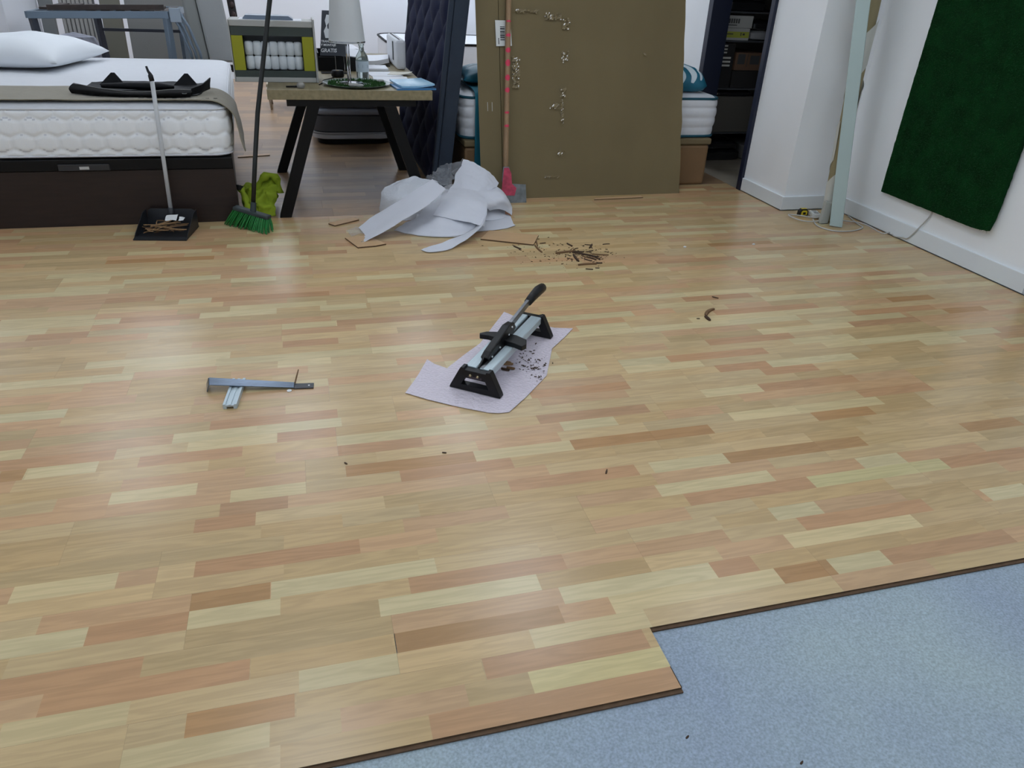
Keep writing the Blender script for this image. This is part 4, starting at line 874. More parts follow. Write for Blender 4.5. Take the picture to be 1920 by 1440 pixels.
bm = tube(B(), gp, [.017, .020, .023, .021, .011], 12); obj('grip', bm, blkpl, t, smooth=True)
fn = [(-.105, .275), (-.098, .262), (-.06, .268), (.06, .248), (.098, .235), (.108, .262), (.092, .305), (.04, .325), (-.03, .325), (-.085, .302)]
obj('fence', prism(B(), fn, lambda u, v: Vector((u, v, CZ+.001)), lambda u, v: Vector((u, v, CZ+.022))), blkpl, t, bevel=.003)
for y_, z_ in ((.30, .128), (.33, .150), (.205, .113), (.125, .108)):
    bm = lathe(B(), [(0, .003), (.004, .003), (.0055, 0), (.0055, -.002), (0, -.002)], 8); bm.transform(Matrix.Translation((.017, y_, z_-ZF)) @ Matrix.Rotation(PI/2, 4, 'Y')); obj('bolt', bm, mat('bright bolt', (200, 200, 200), .25, 1), lv, smooth=40)

# ================================================================== pull bar, aluminium profile and bits
stl = mat('blued steel strip', (104, 116, 132), .28, .85, var=.15, vscale=12, stretch=(3, 12, 1))
t = thing('pull_bar', 'tapered blue-grey steel pull bar resting on the aluminium profile', 'tool', (-.25, 2.58, 0))
p0, p1, p2, p3 = at(392, 716, 2.628), at(390, 733, 2.575), at(552, 730, 2.534), at(553, 719, 2.575)
bm = B(); q0 = [Vector((-.436, 2.622, .032)), Vector((-.430, 2.566, .030)), Vector((-.128, 2.533, .006)), Vector((-.126, 2.574, .006))]
prism(bm, [(0, 0), (1, 0), (2, 0), (3, 0)], lambda u, v: q0[int(u)], lambda u, v: q0[int(u)]+Vector((0, 0, .003)))
obj('strip', bm, stl, t, bevel=.0008, w=True)
bm = B(); prism(bm, [(0, 0), (1, 0), (2, 0), (3, 0)], lambda u, v: [q0[0], q0[1], q0[1]+Vector((-.010, -.002, -.026)), q0[0]+Vector((-.010, .002, -.026))][int(u)], lambda u, v: [q0[0], q0[1], q0[1]+Vector((-.010, -.002, -.026)), q0[0]+Vector((-.010, .002, -.026))][int(u)]+Vector((-.003, 0, .002)))
obj('hook', bm, stl, t, w=True)
bm = prism(B(), [(-.132, 2.570), (-.128, 2.533), (-.057, 2.525), (-.054, 2.562)], lambda u, v: Vector((u, v, .0006)), lambda u, v: Vector((u, v, .0055)))
pl = obj('end_plate', bm, mat('dark steel plate', (78, 80, 84), .4, .7), t, bevel=.0006, w=True)
obj('hole', lathe(B(), [(0, .0056), (.004, .0056), (.004, .006), (0, .006)], 10, (-.073, 2.546, 0)), MATS['white paper'], pl, w=True)
t2 = thing('aluminium_profile', 'short grey aluminium channel profile under the steel pull bar', 'profile', (-.35, 2.5, 0), rotz=0)
a0, a1 = Vector((-.352, 2.430)), Vector((-.330, 2.625)); dy = (a1-a0).normalized(); dx = Vector((dy.y, -dy.x))
pr = [(-.024, 0), (-.012, 0), (-.012, .009), (.012, .009), (.012, 0), (.024, 0), (.024, .019), (.015, .019), (.015, .015), (-.015, .015), (-.015, .019), (-.024, .019)]
obj('channel', prism(B(), pr, lambda u, v: Vector((a0.x+dx.x*u, a0.y+dx.y*u, v+.0006)), lambda u, v: Vector((a1.x+dx.x*u, a1.y+dx.y*u, v+.0006))), alum, t2, w=True)
obj('ridge', prism(B(), [(-.005, .0152), (.004, .0152), (.004, .0175), (-.005, .0175)], lambda u, v: Vector((a0.x+dx.x*u, a0.y+dx.y*u, v+.0006)), lambda u, v: Vector((a1.x+dx.x*u, a1.y+dx.y*u, v+.0006))), alum, t2, w=True)
tag(obj('wood_splinter', tube(B(), [(-.124, 2.566, .010), (-.116, 2.60, .022), (-.109, 2.635, .030)], [.003, .003, .002], 6), scrapw[1]), 'thin brown twig sticking up from the end of the steel pull bar', 'wood scrap')
tag(obj('white_disc', lathe(B(), [(0, .0006), (.009, .0006), (.009, .003), (0, .003)], 14, (-.146, 2.524, 0)), MATS['white paper']), 'small white disc on the floor at the end of the pull bar', 'disc')

# ================================================================== right wall: grass mat, roll, post, cable
grass = mat('dark green grass mat', (10, 58, 24), .95, var=.35, vscale=9, bump=.8, bscale=420, spec=.15)
t = thing('grass_mat', 'dark green artificial grass mat hung flat on the white wall', 'grass mat', (3.71, 3.6, .25))
RY0, RY1, RZ0, RZ1 = 3.19, 4.10, .245, 1.80
bm = B(); ny, nz = 46, 70; g0 = []; g1 = []
for i in range(ny+1):
    a, b = [], []
    for j in range(nz+1):
        y = RY0+(RY1-RY0)*i/ny; z = RZ0+(RZ1-RZ0)*j/nz
        if i in (0, ny): y += .004*noise.noise(Vector((z*60, i, 0)))
        if j == 0: z += .004*noise.noise(Vector((y*60, 3, 0)))
        cr = max(0, 1-math.hypot(i/ny*.91, j/nz*1.55)/.10) if (i < 6 and j < 6) else 0
        off = .010 + .014*max(0, noise.noise(Vector((y*2, z*2, 5)))) + .012*(1-i/ny)
        a.append(bm.verts.new((3.7335-off-.012-.006*math.sin(z*3), y + .012*cr, z + .012*cr))); b.append(bm.verts.new((3.7335-.001-.5*off, y + .012*cr, z + .012*cr)))
    g0.append(a); g1.append(b)
for i in range(ny):
    for j in range(nz): bm.faces.new([g0[i][j], g0[i+1][j], g0[i+1][j+1], g0[i][j+1]]); bm.faces.new([g1[i][j], g1[i][j+1], g1[i+1][j+1], g1[i+1][j]])
for j in range(nz):
    for i in (0, ny): bm.faces.new([g0[i][j], g0[i][j+1], g1[i][j+1], g1[i][j]])
for i in range(ny):
    for j in (0, nz): bm.faces.new([g0[i][j], g0[i+1][j], g1[i+1][j], g1[i][j]])
obj('backing', bm, grass, t, smooth=50, w=True)
bm = B(); rg = random.Random(2)
for _ in range(26000):
    y, z = rg.uniform(RY0+.004, RY1-.004), rg.uniform(RZ0+.004, min(RZ1, 1.62))
    off = .010 + .014*max(0, noise.noise(Vector((y*2, z*2, 5)))) + .012*((RY1-y)/(RY1-RY0)*0+ (1-(y-RY0)/(RY1-RY0)))
    x = 3.7335-off-.012-.006*math.sin(z*3)
    a = Vector((x, y, z)); d_ = Vector((-.007, rg.uniform(-.004, .004), rg.uniform(-.006, .002))); s = Vector((0, rg.uniform(-.0012, .0012), .0012))
    bm.faces.new([bm.verts.new(a-s), bm.verts.new(a+s), bm.verts.new(a+d_)])
o = obj('grass_blades', bm, mat('grass blades', (14, 72, 30), .8, var=.3, vscale=30), t, w=True); o['kind'] = 'stuff'

offwhite = mat('off-white underlay foil', (204, 204, 196), .45, var=.05, vscale=3)
beige_in = mat('beige paper inside', (150, 138, 104), .7)
t = thing('underlay_roll', 'tall loose roll of off-white underlay standing in the corner behind the post', 'roll', (3.55, 4.36, 0))
ra, rb_ = Vector((3.470, 4.275, .003)), at(1636, 0, 4.44); rb_ = ra + (rb_-ra)*1.4
obj('core_tube', tube(B(), [ra.lerp(rb_, k/8) for k in range(9)], [.036+.022*k/8 for k in range(9)], 20), beige_in, t, smooth=60, w=True)
X_, Y_, Z_ = frame_of(ra, rb_)
for band, (s0_, s1_, ph) in enumerate(((.0, .34, 2.2), (.30, .66, 4.4), (.62, 1.0, .3))):
    bm = B(); g = []
    for i in range(41):
        f = i/40; ln = []
        for j in range(9):
            a_ = ph + 6.6*f; ax_ = s0_ + (s1_-s0_)*(.62*f + .38*j/8)
            r_ = (.036+.022*ax_) + .004 + .012*(j/8)**2*(.5+.5*math.sin(f*7))
            ln.append(bm.verts.new(ra.lerp(rb_, min(.995, ax_)) + (X_*math.cos(a_) + Y_*math.sin(a_))*r_))
        g.append(ln)
    for i in range(40):
        for j in range(8): bm.faces.new([g[i][j], g[i+1][j], g[i+1][j+1], g[i][j+1]])
    obj('wrapped_foil', bm, offwhite, t, smooth=True, w=True)

postm = mat('pale lacquered post', (178, 196, 194), .4, var=.02, vscale=3)
t = thing('white_post', 'slim pale painted square post leaning in the corner beside the grass mat', 'post', (3.45, 4.12, 0))
a = Vector((3.452, 4.135, .006)); b = at(1619, 0, 4.35); b = a + (b-a)*1.45
wv, tv = Vector((.765, -.644, 0))*.041, Vector((.644, .765, 0))*.018
obj('shaft', prism(B(), [(-1, -1), (1, -1), (1, 1), (-1, 1)], lambda u, v: a+wv*u+tv*v, lambda u, v: b+wv*u+tv*v), postm, t, bevel=.003, w=True)
t = thing('white_block', 'short off-white block standing at the foot of the leaning post', 'block', (3.40, 4.19, 0))
obj('body', prism(B(), [(-.03, 0), (.035, 0), (.035, .14), (-.02, .155)], lambda u, v: Vector((3.405+u, 4.205, v+.001)), lambda u, v: Vector((3.415+u, 4.245, v+.001))), mat('off-white block', (180, 182, 176), .6), t, bevel=.004, w=True)
obj('foot_pad', box(B(), 3.384, 4.202, .0005, 3.436, 4.240, .0012), blkpl, t, w=True)

t = thing('tape_measure', 'yellow and black tape measure on the floor in front of the pillar', 'tape measure', (3.372, 4.408, 0), rotz=-.08)
obj('case', prism(B(), [(-.036, 0), (.030, 0), (.036, .010), (.034, .034), (.018, .050), (-.016, .050), (-.034, .036)], lambda u, v: Vector((u, -.018, v+.001)), lambda u, v: Vector((u, .018, v+.001))), mat('black rubber case', (20, 20, 20), .5), t, bevel=.004)
obj('yellow_panel', prism(B(), [(-.022, .008), (.022, .008), (.024, .032), (.012, .041), (-.012, .041), (-.022, .032)], lambda u, v: Vector((u, -.0205, v+.001)), lambda u, v: Vector((u, -.018, v+.001))), mat('yellow plastic', (206, 186, 40), .4), t, bevel=.001)
obj('yellow_band', box(B(), -.02, -.0125, .0505, .02, .0125, .0525), MATS['yellow plastic'], t)
obj('brake_button', box(B(), -.010, -.023, .014, .010, -.0206, .030), MATS['black rubber case'], t, bevel=.001)
obj('tape_hook', box(B(), .034, -.008, .001, .042, .008, .004), steel, t)
whitepl = mat('white plastic', (214, 216, 214), .35)
t = thing('socket_block', 'white two-way extension socket on the floor beside the tape measure', 'socket', (3.438, 4.362, 0), rotz=-.3)
obj('housing', box(B(), -.028, -.045, .001, .028, .05, .038), whitepl, t, bevel=.008)
for k in (-.022, .026):
    s_ = obj('socket_well', lathe(B(), [(.020, .0385), (.0185, .0386), (.0185, .0382), (0, .0382)], 16, (0, k, 0)), mat('grey well', (150, 152, 150), .5), t)
    for dx_ in (-.008, .008): obj('pin_hole', lathe(B(), [(0, .0384), (.003, .0384), (.003, .0388), (0, .0388)], 8, (dx_, k, 0)), blkpl, s_)
P3 = lambda l: [Vector((p.x, p.y, .005)) for p in (on(*a) for a in l)]
def smooth_path(pp, n): return [crom(pp, k/n) for k in range(n+1)]
loop1 = P3([(1524, 412), (1530, 423), (1545, 430), (1570, 435), (1600, 434), (1617, 428), (1606, 420), (1590, 406)])
tag(obj('cable', tube(B(), smooth_path(loop1, 50), .0045, 8), mat('grey white cable', (190, 190, 186), .45), smooth=True), 'white cable looping from the extension socket around the post foot', 'cable')
loop2 = P3([(1550, 408), (1530, 412), (1500, 408), (1478, 406), (1486, 412), (1505, 418), (1525, 419), (1550, 416), (1585, 418), (1620, 424), (1652, 441), (1668, 440)]) + [at(1680, 441, 3.86)]
loop2[-1] = Vector((3.712, 3.872, .008))
loop2 += [Vector((3.7135, 3.80, .022)), Vector((3.7135, 3.765, .028)), Vector((3.7135, 3.735, .06)), Vector((3.7135, 3.70, .115)), Vector((3.722, 3.672, .17)), Vector((3.728, 3.652, .225)), Vector((3.729, 3.648, .30))]
for p in loop2[:12]: p.z = .0145
tag(obj('cable', tube(B(), smooth_path(loop2, 110), .0042, 8), MATS['grey white cable'], smooth=True), 'white cable running along the floor and up behind the grass mat', 'cable')

# ================================================================== things on the table
chrome = mat('polished chrome', (190, 190, 192), .12, 1)
t = thing('table_lamp', 'table lamp with a tall pale grey shade and chrome stem on the oak table', 'lamp', (.297, 5.0, TZ+.0062))
lm = Vector((.297, 5.0, TZ+.0062))
obj('base', lathe(B(), [(0, 0), (.085, 0), (.088, .004), (.082, .010), (.02, .014), (0, .014)], 32, lm), chrome, t, smooth=40, w=True)
obj('stem', tube(B(), [lm+Vector((-.006, 0, .012)), lm+Vector((-.006, 0, .36))], .006, 10), chrome, t, smooth=True, w=True)
obj('stem', tube(B(), [lm+Vector((.008, .004, .012)), lm+Vector((.008, .004, .36))], .004, 10), chrome, t, smooth=True, w=True)
shade = mat('pale grey lamp shade', (198, 202, 204), .8, var=.02, vscale=4, bump=.1, bscale=200)
obj('shade', lathe(B(), [(.110, .235), (.080, .56), (.078, .56), (.108, .235), (.110, .235)], 40, lm), shade, t, smooth=50, w=True)
obj('shade_ring', lathe(B(), [(.107, .240), (.111, .240), (.111, .246), (.107, .246), (.107, .240)], 40, lm), chrome, t, smooth=40, w=True)
bm = B()
for k in range(3): tube(bm, [lm+Vector((0, 0, .30)), lm+Vector((.103*math.cos(k*2.09), .103*math.sin(k*2.09), .245))], .002, 5)
obj('shade_spider', bm, chrome, t, w=True)

t = thing('moss_dish', 'shallow glass dish filled with green moss under the lamp', 'dish', (.34, 4.985, TZ))
dc = Vector((.34, 4.985, TZ))
obj('dish', lathe(B(), [(0, .001), (.17, .001), (.205, .016), (.209, .016), (.18, .004), (.17, .0055), (0, .0055)], 40, dc), mat('greenish glass dish', (170, 186, 180), .12, trans=.6), t, smooth=50, w=True)
bm = B(); rm_ = random.Random(8)
for k in range(700):
    a, r_ = rm_.uniform(0, 2*PI), rm_.uniform(.098, .178); p = dc+Vector((r_*math.cos(a), r_*math.sin(a), .0065)); s = rm_.uniform(.008, .016)
    p2_ = p + Vector((rm_.uniform(-.008, .008), rm_.uniform(-.008, .008), rm_.uniform(.008, .022))); s3 = Vector((rm_.uniform(-1, 1), rm_.uniform(-1, 1), 0)).normalized()*s*.5
    bm.faces.new([bm.verts.new(p-s3), bm.verts.new(p+s3), bm.verts.new(p2_)])
lathe(bm, [(.09, .0058), (.13, .010), (.17, .008), (.176, .006)], 30, dc)
o = obj('moss', bm, mat('moss', (40, 78, 34), .95, var=.4, vscale=60), t, w=True); o['kind'] = 'stuff'
for k, (a, r_, s) in enumerate(((-1.75, .17, .022), (-1.55, .175, .018), (.35, .165, .016))):
    tag(obj('pebble', lathe(B(), [(0, 0), (.8, .1), (1, .45), (.7, .8), (0, .9)], 12, (0, 0, 0)), mat('pale pebble', (150, 150, 146), .6)), ('larger grey pebble at the front of the moss dish', 'smaller grey pebble at the front of the moss dish', 'grey pebble at the right of the moss dish')[k], 'pebble')
    o = COL.objects[-1]; o.scale = (s*1.5, s, s); o.location = dc+Vector((r_*math.cos(a), r_*math.sin(a), .0145))

glass = mat('clear bottle glass', (222, 232, 228), .06, trans=.85, spec=.6, ior=1.35)
t = thing('glass_bottle', 'clear glass bottle with a printed label behind the lamp stem', 'bottle', (.40, 5.245, TZ))
bc = Vector((.40, 5.245, TZ))
obj('body', lathe(B(), [(0, .001), (.036, .001), (.040, .006), (.041, .12), (.036, .145), (.017, .175), (.015, .205), (.019, .206), (.019, .220), (.012, .220)], 28, bc), glass, t, smooth=50, w=True)
obj('label', lathe(B(), [(.0414, .05), (.0416, .05), (.0416, .115), (.0414, .115)], 28, bc), mat('pale blue label', (196, 208, 216), .5), t, smooth=50, w=True)
obj('label_print', lathe(B(), [(.0418, .075), (.0419, .075), (.0419, .095), (.0418, .095)], 8, bc), mat('blue print', (120, 142, 168), .5), t, w=True)

# black sign announcing free transport and assembly
t = thing('display_sign', 'dark grey counter sign with a white lorry picture and white lettering', 'sign', (.23, 5.56, TZ))
q = [at(603, 22, 5.60), at(641, 22, 5.60), at(640, 103, 5.56), at(597, 103, 5.56)]
sx0, sx1 = .145, .315; SZ0, SZ1 = TZ+.112, TZ+.385
lean = .12
def sg(u, v, o=0): return Vector((u + .035*(v-SZ0)/(SZ1-SZ0), 5.54 + lean*(v-SZ0) + o, v))
bd = obj('board', prism(B(), [(sx0, SZ0), (sx1, SZ0), (sx1, SZ1), (sx0, SZ1)], lambda u, v: sg(u, v), lambda u, v: sg(u, v, .006)), mat('dark grey sign', (58, 62, 70), .5), t, w=True)
pw = mat('white sign print', (222, 226, 230), .6)
obj('lorry_picture', prism(B(), [(sx0+.03, SZ0+.108), (sx0+.15, SZ0+.108), (sx0+.15, SZ1-.03), (sx0+.03, SZ1-.025), (sx0+.022, SZ1-.06), (sx0+.032, SZ0+.18), (sx0+.018, SZ0+.15)], lambda u, v: sg(u, v, -.0012), lambda u, v: sg(u, v, -.0004)), pw, bd, w=True)
obj('lorry_mark', prism(B(), [(sx0+.042, SZ0+.165), (sx0+.062, SZ0+.16), (sx0+.066, SZ0+.19), (sx0+.05, SZ0+.205), (sx0+.038, SZ0+.185)], lambda u, v: sg(u, v, -.002), lambda u, v: sg(u, v, -.0013)), MATS['dark grey sign'], bd, w=True)
Ms = Matrix(((1, 0, 0, 0), (0, 0, -1, 0), (0, 1, 0, 0), (0, 0, 0, 1)))
for s_, sz, dz in (('TRANSPORTE', .0185, .082), ('Y MONTAJE', .0185, .060), ('GRATIS', .032, .022)):
    bm = text_mesh(s_, sz, Matrix(), .0005, bold=.0006)
    for v in bm.verts: v.co = sg(sx0+.003+v.co.x, SZ0+dz+v.co.y, -.0015-v.co.z)
    obj('lettering', bm, pw, bd, w=True)
for x in (sx0+.10, sx1-.012): obj('support_rod', tube(B(), [(x, 5.56, TZ+.004), (x, 5.556, SZ0+.06)], .003, 6), chrome, t, w=True)
obj('foot_plate', box(B(), sx0, 5.52, TZ+.0005, sx1, 5.62, TZ+.005), blkmet, t, w=True)

t = thing('letter_tray', 'black desk tray with white sheets behind the counter sign', 'tray', (.30, 5.85, TZ))
bm = B(); box(bm, .13, 5.68, TZ+.001, .44, 6.02, TZ+.006); box(bm, .13, 5.68, TZ+.006, .138, 6.02, TZ+.115); box(bm, .432, 5.68, TZ+.006, .44, 6.02, TZ+.075); box(bm, .138, 6.012, TZ+.006, .432, 6.02, TZ+.115); box(bm, .138, 5.68, TZ+.006, .432, 5.688, TZ+.09); obj('box', bm, black_lac, t, w=True)
paperm = mat('office paper', (224, 226, 232), .7)
tag(obj('paper_sheaf', sheet(B(), [[(.16, 5.72, TZ+.098), (.30, 5.70, TZ+.096), (.42, 5.70, TZ+.085)], [(.16, 5.85, TZ+.120), (.30, 5.85, TZ+.118), (.46, 5.84, TZ+.10)], [(.17, 5.99, TZ+.122), (.32, 5.99, TZ+.120), (.50, 5.98, TZ+.10)]], 8, 8, .006, zmin=.1), paperm), 'slumped sheaf of white sheets on top of the black desk tray', 'papers')
t = thing('tape_dispenser', 'round black tape roll on the table left of the lamp stem', 'tape roll', (.235, 5.33, TZ))
obj('wheel', lathe(B(), [(.012, .002), (.036, .0), (.042, .008), (.042, .034), (.036, .042), (.012, .040), (.012, .002)], 24, (.245, 5.36, TZ+.0005)), black_lac, t, smooth=40, w=True)
obj('hub', lathe(B(), [(.004, .041), (.011, .041), (.011, .036), (.004, .036), (.004, .041)], 12, (.245, 5.36, TZ+.0005)), mat('gold hub', (170, 140, 60), .4), t, w=True)
tag(obj('cable', tube(B(), smooth_path([Vector(p) for p in ((.225, 5.335, TZ+.004), (.19, 5.25, TZ+.004), (.145, 5.17, TZ+.004), (.135, 5.06, TZ+.004), (.11, 4.96, TZ+.004))], 24), .003, 6), blkmet, smooth=True), 'thin black cable on the table left of the moss dish', 'cable')

def papers(name, label, cat, x0, y0, x1, y1, h, m, rz=0, z=TZ, lift=0):
    cx, cy = (x0+x1)/2, (y0+y1)/2; hx, hy = (x1-x0)/2, (y1-y0)/2
    rows = [[(-hx, -hy, 0), (0, -hy, 0), (hx, -hy, lift)], [(-hx, 0, 0), (0, 0, lift*.3), (hx, 0, lift)], [(-hx, hy, lift*.5), (0, hy, lift*.6), (hx, hy, lift)]]
    bm = sheet(B(), rows, 8, 8, h, zmin=-1); bm.transform(Matrix.Translation((cx, cy, z+.0008)) @ Matrix.Rotation(rz, 4, 'Z'))
    return tag(obj(name, bm, m), label, cat)
bluep = mat('glossy light blue brochure', (118, 172, 206), .18, var=.12, vscale=6, col2=(168, 206, 228))
blued = mat('glossy deep blue brochure', (66, 118, 166), .2)
papers('brochure', 'deep blue brochure at the bottom of the stack on the table corner', 'brochure', .555, 4.78, .80, 5.00, .010, blued, .10)
papers('brochure', 'glossy light blue brochure on top of the stack on the table corner', 'brochure', .575, 4.80, .785, 5.08, .010, bluep, .16, TZ+.0115, .012)
papers('paper_sheet', 'white printed sheet behind the blue brochures', 'paper', .47, 5.12, .70, 5.40, .002, paperm, -.05, TZ+.0005)
papers('paper_sheet', 'white sheet lying behind the glass bottle', 'paper', .46, 5.42, .68, 5.66, .002, paperm, .1, TZ+.0005)
papers('paper_block', 'white pad with a dark edge on the table behind the bottle', 'pad', .44, 5.70, .62, 5.93, .016, paperm, .0, TZ+.0005)
papers('paper_block', 'slumped white paper bundle further back on the table', 'pad', .47, 6.06, .68, 6.36, .03, paperm, -.1, TZ+.0005, .02)
papers('paper_block', 'tall white paper bundle at the far left of the table', 'pad', .20, 6.15, .44, 6.62, .10, paperm, .1, TZ+.0005)
papers('envelope', 'cream curled envelope near the right edge of the table', 'envelope', .60, 5.46, .755, 5.56, .002, mat('cream paper', (212, 208, 196), .6), -.35, TZ+.004, .014)
tag(obj('pen', tube(B(), [(.555, 6.03, TZ+.006), (.62, 5.98, TZ+.006), (.66, 5.965, TZ+.006)], [.004, .005, .003], 8), black_lac, smooth=True), 'black pen on the table beside the white pad', 'pen')
t = thing('small_fitting', 'small grey metal fitting with a black pin at the left front of the table', 'fitting', (.0, 4.84, TZ))
obj('body', lathe(B(), [(0, .0), (.016, .001), (.021, .012), (.018, .026), (.008, .034), (0, .034)], 12, (.0, 4.83, TZ+.0008), 1.2, .9), mat('dull grey metal', (142, 140, 134), .5, .3), t, smooth=50, w=True)
obj('pin', tube(B(), [(-.085, 4.835, TZ+.008), (-.03, 4.83, TZ+.009), (-.015, 4.83, TZ+.012)], [.005, .006, .007], 8), black_lac, t, smooth=True, w=True)

t = thing('mattress_sample', 'white zipped mattress sample standing on the table by the navy headboard', 'mattress sample', (.725, 6.1, TZ))
obj('cover', box(B(), .690, 5.80, TZ+.001, .760, 6.42, TZ+.200), ticking, t, bevel=.018, w=True)
obj('zip', box(B(), .712, 5.82, TZ+.2005, .722, 6.40, TZ+.2025), blkmet, t, w=True)
obj('label', box(B(), .6870, 5.96, TZ+.05, .6892, 6.02, TZ+.175), mat('dark woven label', (52, 60, 62), .7), t, w=True)

# ================================================================== far display and furniture
grey_lam = mat('grey display board', (168, 168, 164), .5)
slate = mat('slate green panel', (58, 66, 62), .5)
mustard = mat('mustard green panel', (150, 150, 26), .5)
t = thing('spring_display', 'grey cut-away mattress display with mustard sides and white pocket springs', 'display', (-.13, 5.2, TZ))
DX0, DX1, DZ0, DZ1, DY = -.378, .100, TZ+.001, TZ+.345, 5.07
bm = B(); box(bm, DX0, DY, DZ0, DX1, DY+.26, DZ0+.028); box(bm, DX0, DY, DZ1-.034, DX1, DY+.26, DZ1); box(bm, DX0, DY+.235, DZ0+.028, DX1, DY+.26, DZ1-.034)
obj('casing', bm, grey_lam, t, bevel=.003, w=True)
obj('side_board', box(B(), DX1+.0008, DY-.006, DZ0, DX1+.012, DY+.26, DZ1+.012), grey_lam, t, bevel=.002, w=True)
obj('side_board', box(B(), DX0-.008, DY+.006, DZ0, DX0-.0008, DY+.26, DZ1), grey_lam, t, bevel=.002, w=True)
obj('band', box(B(), DX0+.002, DY+.004, DZ1-.084, DX1-.002, DY+.016, DZ1-.035), slate, t, w=True)
obj('band', box(B(), DX0+.002, DY+.004, DZ0+.029, DX1-.002, DY+.016, DZ0+.066), slate, t, w=True)
for x0_, x1_ in ((DX0+.002, DX0+.066), (DX1-.068, DX1-.002)): obj('side_panel', box(B(), x0_, DY+.003, DZ0+.067, x1_, DY+.016, DZ1-.085), mustard, t, w=True)
obj('inner_frame', box(B(), DX0+.068, DY+.10, DZ0+.067, DX1-.070, DY+.11, DZ1-.085), mat('inner grey', (98, 98, 100), .6), t, w=True)
pocket = mat('white spring pocket', (206, 212, 216), .7, bump=.4, bscale=60)
nS = 7
for k in range(nS):
    for rr_ in range(2):
        x = DX0+.094+(DX1-DX0-.190)*k/(nS-1); zc = DZ0+.068+.080*rr_
        obj('spring_pocket', lathe(B(), [(0, 0), (.020, .001), (.025, .008), (.027, .040), (.025, .070), (.018, .078), (0, .080)], 14, (x, DY+.05, zc)), pocket, t, smooth=True, w=True)
t = thing('folder', 'closed blue-grey folder lying on top of the grey spring display', 'folder', (-.16, 5.18, DZ1))
obj('cover', prism(B(), [(-.30, 0), (-.01, 0), (-.01, .006), (-.035, .022), (-.285, .022), (-.30, .006)], lambda u, v: Vector((u, DY+.05, DZ1+.0015+v)), lambda u, v: Vector((u, DY+.19, DZ1+.0015+v))), mat('blue grey plastic', (112, 124, 140), .3), t, w=True)
obj('sheet', box(B(), -.325, DY+.03, DZ1+.0006, .04, DY+.22, DZ1+.0013), paperm, t, w=True)
t = thing('bench', 'low pale bench on thin chrome legs far behind the table', 'bench', (-.23, 8.95, 0))
obj('seat', box(B(), -.36, 8.79, .235, .30, 9.25, .264), mat('pale bench board', (160, 150, 128), .5), t, bevel=.003, w=True)
for x in (-.33, .27):
    for y in (8.83, 9.2): obj('leg', tube(B(), [(x, y, .001), (x-.02, y, .235)], .012, 8), chrome, t, smooth=True, w=True)

t = thing('storage_stack', 'stack of dark grey upholstered bases wrapped in film under the far end of the table', 'bed base', (.55, 7.3, 0))
gdk = mat('charcoal base fabric', (84, 84, 88), .5, bump=.1, bscale=150); rimm = mat('glossy grey rim', (190, 190, 194), .25, .2); film = mat('shiny dark film', (160, 164, 176), .15, bump=.4, bscale=14, bstretch=(1, 1, 6))
SCX, SCY, SHX, SHY = .435, 7.42, .375, .47
obj('lower_tray', slab(B(), SCX, SCY, SHX, SHY, .16, [(.02, .045), (0, .055), (0, .085), (.01, .095)], 10), rimm, t, smooth=40, w=True)
obj('plinth', slab(B(), SCX, SCY, SHX-.05, SHY-.04, .14, [(0, .001), (0, .044)], 10), blkmet, t, w=True)
obj('middle_body', slab(B(), SCX, SCY, SHX-.005, SHY-.005, .15, [(.012, .108), (0, .118), (0, .245), (.01, .255)], 10), gdk, t, smooth=40, w=True)
obj('rim_band', slab(B(), SCX, SCY, SHX, SHY, .155, [(.012, .0955), (0, .100), (0, .106), (.012, .1075)], 10), rimm, t, smooth=40, w=True)
obj('film_wrap', slab(B(), SCX, SCY, SHX+.004, SHY+.004, .16, [(.02, .2555), (0, .262), (.002, .285), (0, .300), (.02, .312)], 10), film, t, smooth=True, w=True)
obj('top_pad', slab(B(), SCX, SCY, SHX-.004, SHY-.004, .16, [(.01, .3125), (0, .318), (0, .350), (.03, .362)], 10), gdk, t, smooth=40, w=True)

# bed at the very back
t = thing('mattress', 'white mattress with black piping in front of the back wall', 'mattress', (2.1, 10.0, .32))
prof = [(.03, .33), (0, .345), (0, .60), (.01, .64), (.03, .65), (.3, .66)]
obj('body', slab(B(), 2.02, 10.1, 1.0, .72, .28, prof, 10), ticking, t, smooth=50, w=True)
obj('piping', tube(B(), [(2.02+p[0], 10.1+p[1], .645) for p in rrect(.995, .715, .28, 10)], .014, 6, closed=True), blkmet, t, smooth=True, w=True)
t = thing('pale_divan', 'pale bed base under the black piped mattress at the back', 'bed base', (2.02, 10.1, 0))
obj('body', slab(B(), 2.02, 10.1, .98, .70, .26, [(0, .001), (0, .328)], 10), mat('pale base fabric', (186, 182, 178), .8), t, smooth=50, w=True)

# articulated steel bed frame behind the white bed
sg_m = mat('blue grey painted steel', (112, 126, 140), .35, .3, var=.05, vscale=5)
sg_d = mat('dark grey painted steel', (66, 70, 80), .4, .3)
t = thing('steel_bed_frame', 'blue-grey tubular steel bed frame standing behind the white mattress', 'bed frame', (-1.55, 7.5, 0))
obj('top_rail', bar(B(), (-2.10, 7.45, .955), (-1.03, 7.45, .985), .045, .055), sg_m, t, bevel=.004, w=True)
obj('top_rail', bar(B(), (-2.12, 8.25, .955), (-1.02, 8.25, .985), .045, .055), sg_m, t, bevel=.004, w=True)
for a_, b_2 in (((-2.07, 7.45, .93), (-2.03, 7.45, .0)), ((-1.05, 7.45, .96), (-1.06, 7.45, .0)), ((-1.76, 8.25, .93), (-1.74, 8.25, .0)), ((-1.04, 8.25, .95), (-1.05, 8.25, .0))):
    obj('leg', bar(B(), a_, b_2, .05, .05), sg_d if a_[0] < -1.3 else sg_m, t, bevel=.004, w=True)
